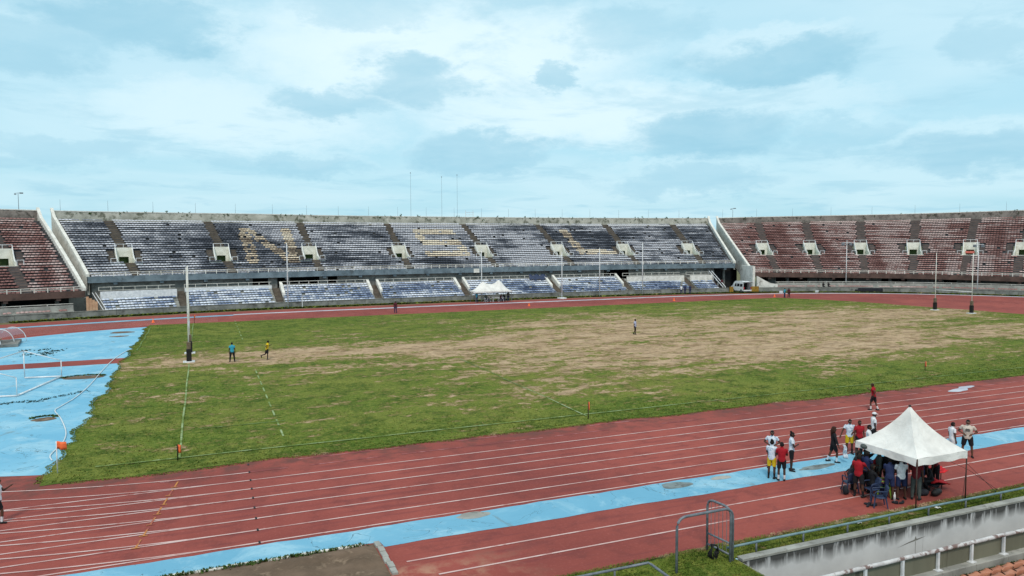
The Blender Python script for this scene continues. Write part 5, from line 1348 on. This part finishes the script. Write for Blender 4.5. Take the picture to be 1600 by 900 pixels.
def person(x, y, face, label, h=1.74, shirt='cloth_white', shorts='cloth_black', long_sleeve=False, trousers=False, arms=('down', 'down'), legs=('st', 'st'), lean=0.0, hair='short', skin=0,
           socks=None, shoes='shoe_dark', group=None, z=0.0, voxel=.0125, build=1.0, turn=0.0, seat_h=None):
    k = h/1.75; S = lambda v: Vector(v)*k
    Rl = Matrix.Rotation(-R(lean), 3, 'X')                         # lean forward about the hips
    pel = S((0, 0, .94)); T = lambda v: pel+Rl @ (S(v)-pel)        # torso frame
    mb = MB(); bones = []                                          # (a, b, ra, rb, region)
    def limb(a, b, ra, rb, reg): capsule(mb, a, b, ra*k, rb*k); bones.append((Vector(a), Vector(b), ra*k, rb*k, reg))
    bw = build
    ax, ay, az_ = Vector((1, 0, 0)), Rl @ Vector((0, 1, 0)), Rl @ Vector((0, 0, 1))
    secs = [((0, .0, .86), .135*bw, .105*bw), ((0, 0, .95), .165*bw, .115*bw), ((0, .0, 1.08), .140*bw, .098*bw), ((0, .005, 1.24), .165*bw, .115*bw), ((0, 0, 1.36), .185*bw, .112*bw), ((0, -.01, 1.44), .150*bw, .085*bw), ((0, -.01, 1.49), .065, .06)]
    loft(mb, [(T(c), rx*k, ry*k, ax, ay) for c, rx, ry in secs])
    for (c0, rx, ry), (c1, _, _) in zip(secs[:-1], secs[1:]): bones.append((T(c0), T(c1), (rx+ry)/2*k, (rx+ry)/2*k, 'pelvis' if c1[2] < 1.0 else 'torso'))
    limb(T((0, -.01, 1.44)), T((0, .005, 1.56)), .056, .052, 'neck')
    hc = T((0, .02, 1.645)); Rh = Rl @ Matrix.Rotation(R(turn), 3, 'Z') if lean < 40 else Rl @ Matrix.Rotation(R(35), 3, 'X')
    H = lambda v: hc+Rh @ S(v)
    mb.ell(hc, (.078*k, .098*k, .115*k), 16, 12, rot=Rh); capsule(mb, H((0, .03, -.06)), H((0, .055, -.085)), .048*k, .032*k)
    capsule(mb, H((0, .085, .02)), H((0, .112, -.02)), .012*k, .017*k, 8)                      # nose
    capsule(mb, H((-.02, .088, -.055)), H((.02, .088, -.055)), .013*k, .013*k, 6)              # lips
    for sx in (-1, 1): capsule(mb, H((sx*.078, -.01, .02)), H((sx*.080, -.012, -.03)), .016*k, .012*k, 6)
    bones.append((H((0, 0, -.06)), H((0, 0, .05)), .09*k, .09*k, 'head'))
    wr = {}
    for sx, pose in ((1, arms[0]), (-1, arms[1])):
        ua, fa = ARM[pose]; m = Vector((sx, 1, 1))
        ua = (Rl @ Vector([ua[0]*sx, ua[1], ua[2]])).normalized(); fa = (Rl @ Vector([fa[0]*sx, fa[1], fa[2]])).normalized()
        if pose in ('down', 'reach') and lean > 30: ua = Vector((ua.x, ua.y*.4, -1)).normalized(); fa = Vector((fa.x, .2, -1)).normalized()
        sh = T((sx*.185*bw, -.01, 1.415)); el_ = sh+ua*.285*k; w_ = el_+fa*.25*k
        limb(sh, sh.lerp(el_, .45), .058*bw, .050*bw, 'sleeve'); limb(sh.lerp(el_, .45), el_, .048*bw, .040, 'arm'); limb(el_, w_, .040, .027, 'forearm')
        side = fa.cross(Vector((0, 0, 1))); side = side.normalized() if side.length > .2 else Vector((0, 1, 0)); pn = side.cross(fa)
        pa = w_+fa*.085*k; limb(w_, pa, .028, .034, 'hand')
        for i, (of, ln) in enumerate(((-.030, .072), (-.010, .084), (.011, .078), (.031, .060))):
            b0 = pa+side*of*k; b1 = b0+fa*ln*.55*k; b2 = b1+(fa*.8+pn*.35*sx).normalized()*ln*.5*k
            limb(b0, b1, .0125, .0115, 'hand'); limb(b1, b2, .0115, .010, 'hand')
        t0 = w_+fa*.03*k+side*.03*k; limb(t0, t0+(fa*.6+side*.7).normalized()*.055*k, .0135, .011, 'hand'); wr[sx] = pa
    feet = []
    for sx, pose in ((1, legs[0]), (-1, legs[1])):
        th, sn = LEG[pose]; th = Vector((th[0]*sx, th[1], th[2])).normalized(); sn = Vector((sn[0]*sx, sn[1], sn[2])).normalized()
        hp = S((sx*.092*bw, 0, .90)); kn = hp+th*.425*k; an = kn+sn*.405*k
        limb(hp, hp.lerp(kn, .72), .090*bw, .070*bw, 'thigh'); limb(hp.lerp(kn, .72), kn, .066*bw, .055, 'knee'); limb(kn, kn.lerp(an, .45), .056, .055, 'shin'); limb(kn.lerp(an, .45), an, .052, .036, 'sock_r' if sx > 0 else 'sock_l')
        ft = Vector((sx*.25, 1, 0)).normalized() if sn.z < -.6 else Vector((0, .35, -1)).normalized()
        limb(an-ft*.05*k+Vector((0, 0, -.035*k)), an+ft*.15*k+Vector((0, 0, -.05*k)),   .040, .034, 'shoe_r' if sx > 0 else 'shoe_l'); feet.append(min(an.z-.085*k, (an+ft*.15*k).z-.085*k))
    low = min(feet); dz = z-low
    me0 = bpy.data.meshes.new('person'); me0.from_pydata([(v[0], v[1], v[2]) for v in mb.v], [], mb.f)
    tmp = bpy.data.objects.new('tmp', me0); COL.objects.link(tmp)
    rm = tmp.modifiers.new('r', 'REMESH'); rm.mode = 'VOXEL'; rm.voxel_size = voxel; rm.use_smooth_shade = True
    s2 = tmp.modifiers.new('s', 'SMOOTH'); s2.factor = .5; s2.iterations = 2
    dg = bpy.context.evaluated_depsgraph_get(); me = bpy.data.meshes.new_from_object(tmp.evaluated_get(dg)); me.name = 'person'
    bpy.data.objects.remove(tmp); bpy.data.meshes.remove(me0)
    nv = len(me.vertices); V = np.empty(nv*3, np.float32); me.vertices.foreach_get('co', V); V = V.reshape(-1, 3)
    NN = np.empty(nv*3, np.float32); me.vertices.foreach_get('normal', NN); NN = NN.reshape(-1, 3)
    D = np.full(nv, 1e9); G = np.zeros(nv, int); names = sorted({b[4] for b in bones}); idx = {n_: i for i, n_ in enumerate(names)}
    for a, b, ra, rb, reg in bones:
        a = np.array(a); b = np.array(b); ab = b-a; t = np.clip(((V-a) @ ab)/max(1e-9, ab @ ab), 0, 1)
        d = np.linalg.norm(V-a-t[:, None]*ab, axis=1)-(ra+(rb-ra)*t); s_ = d < D; D[s_] = d[s_]; G[s_] = idx[reg]
    npoly = len(me.polygons); LT_ = np.empty(npoly, np.int32); me.polygons.foreach_get('loop_start', LT_); LV = np.empty(len(me.loops), np.int32); me.loops.foreach_get('vertex_index', LV)
    Q = LV.reshape(-1, 4) if len(LV) == 4*npoly else None
    me.materials.clear(); me.materials.append(MAT[SK[skin]])
    o = bpy.data.objects.new('person', me); COL.objects.link(o); o.location = (x, y, dz); o.rotation_euler = (0, 0, -R(face))
    tag(o, label, 'person', group)
    PG = np.array([np.bincount(G[q]).argmax() for q in Q]) if Q is not None else None
    def garment(name, regs, m, off, vmask=None):
        sel = np.isin(PG, [idx[r] for r in regs if r in idx])
        if vmask is not None: sel &= vmask[Q].all(axis=1)
        q = Q[sel]
        if len(q) == 0: return
        u, inv = np.unique(q.ravel(), return_inverse=True)
        me2 = npmesh(name, V[u]+NN[u]*off, inv.reshape(-1, 4), [m]); me2.polygons.foreach_set('use_smooth', [True]*len(me2.polygons))
        return link(name, me2, o, True)
    top = ['torso', 'sleeve']+(['arm', 'forearm'] if long_sleeve else [])
    garment('shirt', top, shirt, .014*k)
    garment('trousers' if trousers else 'shorts', ['pelvis', 'thigh']+(['knee', 'shin', 'sock_r', 'sock_l'] if trousers else []), shorts, .020*k)
    for sd_ in 'rl':
        if socks and not trousers: garment('sock', ['sock_'+sd_], socks, .006*k)
        garment('shoe', ['shoe_'+sd_], shoes, .008*k)
    HL = (V-np.array(hc)) @ np.array(Rh)            # head-local
    hm = (HL[:, 2]/k > .035-.5*np.minimum(0, HL[:, 1]/k+.02)*-1.0) if False else ((HL[:, 2]/k > .045) | ((HL[:, 1]/k < -.015) & (HL[:, 2]/k > -.055)))
    if hair in ('short', 'bun', 'brown'): garment('hair', ['head'], 'hair_brown' if hair == 'brown' else 'hair_black', .012*k, hm)
    if hair == 'bun':
        m2 = MB(); m2.ell(H((0, -.06, .13)), (.05*k, .05*k, .05*k), 10, 8); m2.build('hair_bun', 'hair_black', o, True, smooth=True)
    if hair == 'big':
        garment('hair', ['head'], 'hair_brown', .02*k, hm)
        m2 = MB()
        for i in range(60):
            a = random.uniform(math.pi*.95, math.pi*2.05); r_ = random.uniform(.07, .12)
            p0 = H((r_*.8*math.cos(a), r_*.8*math.sin(a), random.uniform(.03, .11))); p1 = H((r_*1.25*math.cos(a), r_*1.3*math.sin(a)-.01, -.05)); p2 = H((r_*1.35*math.cos(a), r_*1.2*math.sin(a)-.02, random.uniform(-.32, -.2)))
            m2.tube([p0, p1, p2], [.018*k, .02*k, .010*k], 5)
        m2.build('braids', 'hair_brown', o, True, smooth=True)
    if hair == 'cap':
        m2 = MB(); sg = 14; P = []
        for i in range(6):
            a = math.pi/2*i/5; P.append([tuple(H((.092*math.cos(a)*math.cos(b), .112*math.cos(a)*math.sin(b)-.002, .04+.10*math.sin(a)))) for b in np.linspace(0, 2*math.pi, sg)])
        m2.grid(P); m2.grid([[tuple(H((xx, .10-.4*xx*xx, .045))) for xx in np.linspace(-.07, .07, 6)], [tuple(H((xx*.9, .185-3*xx*xx, .03))) for xx in np.linspace(-.07, .07, 6)]])
        m2.build('cap', 'cloth_white', o, True, smooth=True)
    m2 = MB()
    for sx in (-1, 1): m2.ell(H((sx*.032, .083, .022)), (.013*k, .008*k, .007*k), 8, 6)
    m2.build('eyes', 'eye_white', o, True)
    o['wrist'] = tuple(o.matrix_basis @ (Matrix.Identity(4) @ wr[1])) if False else 0
    del o['wrist']
    return o, wr
TC = 225                      # heading of someone facing the camera from the near track
g1 = 'people standing on the near track'
person(23.95, 26.35, TC, 'person in a white sleeveless jersey, hands on hips, behind the one in yellow shorts', 1.72, 'cloth_jersey', 'cloth_black', arms=('hips', 'hips'), group=g1, skin=0)
person(22.83, 25.12, 60, 'person in a white jersey and yellow shorts beside the one in a red shirt', 1.70, 'cloth_jersey', 'cloth_yellow', arms=('crossed', 'crossed'), group=g1, socks='cloth_black', hair='bun')
person(23.02, 24.72, 35, 'person in red shirt, black shorts and white socks at the blue runway edge', 1.68, 'cloth_red', 'cloth_black', arms=('crossed', 'crossed'), group=g1, socks='sock_white')
person(24.42, 25.62, 130, 'person in a white jersey standing alone in profile on the blue runway', 1.76, 'cloth_jersey', 'cloth_black', arms=('crossed', 'down'), group=g1, hair='bun', skin=1)
o, wr = person(27.18, 25.85, 120, 'person with long brown braids in black, walking with a white cloth', 1.70, 'cloth_black', 'cloth_black', True, False, ('out', 'down'), ('wf', 'wb'), hair='big', socks='cloth_jersey', group=g1)
person(28.95, 26.55, 215, 'person in a white and blue jersey and yellow shorts left of the tent', 1.70, 'cloth_jersey', 'cloth_yellow', arms=('out', 'hips'), group=g1, socks='cloth_black')
person(29.2, 26.2, 200, 'person in a red shirt beside the yellow shorts, left of the tent', 1.70, 'cloth_red', 'cloth_black', arms=('down', 'down'), group=g1, hair='brown', socks='cloth_black', trousers=True)
person(28.75, 25.25, 140, 'person in a white shirt and black trousers at the back left corner of the tent', 1.74, 'cloth_white', 'cloth_black', trousers=True, arms=('fwd', 'down'), group=g1)
person(31.0, 26.95, 120, 'person in a white shirt and white cap behind the tent', 1.76, 'cloth_white', 'cloth_black', trousers=True, arms=('down', 'down'), hair='cap', group=g1, skin=1)
person(37.79, 32.9, 340, 'person in red running along the inner lanes', 1.66, 'cloth_red', 'cloth_black', arms=('rf', 'rb'), legs=('wb', 'wf'), socks='sock_white', lean=6, hair='brown')
person(32.95, 24.15, 110, 'person in a white shirt in profile right of the tent', 1.70, 'cloth_white', 'cloth_white', trousers=True, arms=('down', 'down'), group=g1)
o, wr = person(33.71, 23.92, TC+10, 'person in a beige printed shirt with hands on hips right of the tent', 1.80, 'cloth_beige', 'cloth_black', arms=('hips', 'hips'), legs=('wide', 'wide'), build=1.15, group=g1, skin=2)
mb = MB()
for zz, ww in ((1.385, .16), (1.335, .22), (1.285, .18)): mb.box((0, .158, zz), (ww, .02, .018))
mb.build('shirt_print', 'cloth_black', o, True)
g2 = 'people crowded under the near tent'
person(24.42, 21.9, 70, 'person in a red shirt and black shorts with back turned, left under the tent', 1.72, 'cloth_red', 'cloth_black', arms=('reach', 'crossed'), legs=('wide', 'st'), socks='cloth_black', group=g2, build=1.05)
person(25.45, 22.5, 200, 'person in black raising both arms over a grey bag under the tent', 1.70, 'cloth_black', 'cloth_black', trousers=True, arms=('up', 'up'), group=g2, skin=1)
person(26.1, 22.7, 190, 'person in red bending forward under the tent', 1.70, 'cloth_red', 'cloth_black', trousers=True, arms=('reach', 'reach'), lean=55, group=g2, hair='brown')
person(26.1, 21.85, 60, 'person all in black with back turned in the middle of the tent', 1.72, 'cloth_black', 'cloth_black', True, True, ('fwd', 'down'), group=g2, skin=1)
person(25.72, 20.98, 20, 'person in a white shirt and black shorts with back turned, front of the tent', 1.70, 'cloth_white', 'cloth_navy', arms=('crossed', 'crossed'), legs=('wide', 'st'), group=g2, build=1.06)
person(26.25, 20.72, 60, 'person in a dark red shirt and grey trousers at the front tent pole', 1.72, 'cloth_dark_red', 'cloth_grey', trousers=True, arms=('down', 'fwd'), group=g2)
person(26.75, 21.75, 40, 'person in a navy shirt behind the front tent pole', 1.74, 'cloth_navy', 'cloth_navy', trousers=True, arms=('down', 'down'), group=g2, skin=1)
person(28.0, 22.0, 230, 'person in camouflage grey standing at the right of the tent', 1.72, 'cloth_camo', 'cloth_camo', True, True, ('fwd', 'fwd'), group=g2)
person(27.35, 21.65, 120, 'person in dark red bending over the bags under the tent', 1.68, 'cloth_maroon', 'cloth_black', trousers=True, arms=('reach', 'reach'), lean=60, group=g2, skin=1)
person(25.0, 21.75, 100, 'seated person in dark clothes between the blue and green chairs', 1.68, 'cloth_black', 'cloth_navy', trousers=True, arms=('fwd', 'fwd'), legs=('sit', 'sit'), group=g2)
person(25.2, 22.2, 90, 'person in navy with back turned beside the one in red under the tent', 1.70, 'cloth_navy', 'cloth_black', trousers=True, arms=('fwd', 'down'), group=g2, skin=1)
person(27.0, 22.3, 210, 'person in a dark red shirt at the back of the tent', 1.72, 'cloth_dark_red', 'cloth_black', trousers=True, arms=('down', 'crossed'), group=g2)
person(27.9, 21.3, 300, 'crouching person in dark clothes beside the red cloths', 1.68, 'cloth_black', 'cloth_black', True, True, ('fwd', 'fwd'), ('sq', 'sq'), lean=20, group=g2)
person(25.85, 22.15, 310, 'person in dark green grey standing among the crowd in the middle of the tent', 1.72, 'cloth_grey', 'cloth_black', True, True, ('fwd', 'down'), group=g2, skin=1)
person(26.85, 21.15, 75, 'person in a navy top and dark trousers right of the front tent pole', 1.70, 'cloth_navy', 'cloth_black', True, True, ('down', 'crossed'), ('wide', 'st'), group=g2)
person(27.45, 22.35, 250, 'person in black at the back right of the tent', 1.74, 'cloth_black', 'cloth_black', True, True, ('crossed', 'crossed'), group=g2, skin=1)
person(24.95, 22.65, 150, 'person in black leaning in at the left back of the tent', 1.70, 'cloth_black', 'cloth_black', True, True, ('fwd', 'reach'), lean=18, group=g2, skin=1)
person(25.35, 21.2, 50, 'person in dark navy shorts between the green chair and the one in white', 1.66, 'cloth_navy', 'cloth_navy', arms=('fwd', 'fwd'), lean=12, group=g2)
person(28.45, 21.55, 280, 'person in black and red stooping beside the red cloths', 1.68, 'cloth_dark_red', 'cloth_black', False, True, ('reach', 'reach'), lean=50, group=g2, skin=1)
# cloth carried by the person with braids, grey bag held overhead
P = [[(27.60+.03*math.sin(i*1.3)+.016*j*(1+.12*i), 25.66+.04*math.cos(i*1.1)-.022*j*(1+.12*i), .84-.07*i) for j in range(5)] for i in range(10)]
mb = MB(); mb.grid(P); o = mb.build('carried_cloth', 'cloth_jersey', smooth=True); o.modifiers.new('thick', 'SOLIDIFY').thickness = .05; tag(o, 'white cloth hanging from the hand of the person with braids', 'cloth')
mb = MB(); mb.ell((25.40, 22.42, 1.86), (.27, .2, .12), 14, 8); tag(mb.build('grey_bag', 'cloth_grey', smooth=True), 'grey bag held overhead by the person in black under the tent', 'bag')
V2 = .022
person(2.17, 68.9, 0, 'player in a blue bib with back turned beside the left rugby posts', 1.74, 'cloth_teal', 'cloth_black', trousers=True, arms=('down', 'down'), legs=('wide', 'wide'), voxel=V2, skin=1)
person(5.1, 69.1, 75, 'player in a yellow shirt running on the bare patch', 1.70, 'cloth_yellow', 'cloth_black', arms=('rb', 'rf'), legs=('st', 'rb'), lean=8, socks='cloth_black', voxel=V2, skin=1)
person(44.2, 70.3, 150, 'referee in a pale violet shirt walking across the middle of the field', 1.76, 'cloth_stripe', 'cloth_black', arms=('down', 'hips'), legs=('wf', 'wb'), socks='cloth_black', voxel=V2, skin=1)
V3 = .028
person(26.0, 106.7, 190, 'person in dark clothes standing on the far straight', 1.74, 'cloth_maroon', 'cloth_navy', True, True, ('down', 'down'), voxel=V3, skin=1)
g3 = 'three people at the foot of the far wall'
for dx_, c, lb in ((0, 'cloth_white', 'person in a white shirt at the far wall, leftmost of three'), (.75, 'cloth_navy', 'person in a dark shirt at the far wall, middle of three'), (1.75, 'cloth_navy', 'person in dark clothes at the far wall, rightmost of three')):
    person(85.6+dx_, 119.6-.25*dx_, 200, lb, 1.72, c, 'cloth_navy', trousers=True, voxel=V3, group=g3)
person(97.0, 104.2, 160, 'person in a teal jacket at the far corner of the field, left of a pair', 1.72, 'cloth_teal', 'cloth_navy', True, True, ('down', 'crossed'), voxel=V3)
person(97.75, 103.95, 230, 'person in dark red at the far corner of the field, right of a pair', 1.76, 'cloth_maroon', 'cloth_black', True, True, ('down', 'down'), voxel=V3)
p = SP(180.6, 2.0, .0); person(p[0], p[1], 200, 'person in dark red beside the minibus at the dark portal', 1.7, 'cloth_maroon', 'cloth_black', True, True, voxel=V3, z=.9)
for s0, lb in ((200.4, 'seated spectator in black on the maroon lower benches, left of two'), (201.4, 'seated spectator in black on the maroon lower benches, right of two')):
    p = SP(s0, .55, 0); person(p[0], p[1], 200, lb, 1.72, 'cloth_black', 'cloth_black', True, True, ('fwd', 'fwd'), ('sit', 'sit'), voxel=V3, z=.62)
g4 = 'people seated under the far tent'
for x_, y_, c, lb in ((43.0, 118.6, 'cloth_teal', 'person in teal at the left pole of the far tent'), (44.75, 118.75, 'cloth_grey', 'person in grey in the far tent, left of the table'), (45.4, 118.8, 'cloth_beige', 'person in beige in the far tent just left of the table'), (47.55, 118.7, 'cloth_maroon', 'person in maroon in the far tent just right of the table'), (48.15, 118.9, 'cloth_black', 'person in black in the far tent near the right end'), (48.85, 118.6, 'cloth_camo', 'person in green grey at the right pole of the far tent')):
    st_ = x_ in (43.0, 48.85)
    person(x_, y_, 200, lb, 1.72, c, 'cloth_navy', False, True, ('down', 'down') if st_ else ('fwd', 'fwd'), ('st', 'st') if st_ else ('sit', 'sit'), voxel=V3, group=g4)
person(-7.35, 32.6, 90, 'person cut off by the left edge of the photo on the near bend', 1.74, 'cloth_white', 'cloth_black', arms=('down', 'rf'), legs=('wf', 'wb'), socks='sock_white', voxel=.016)
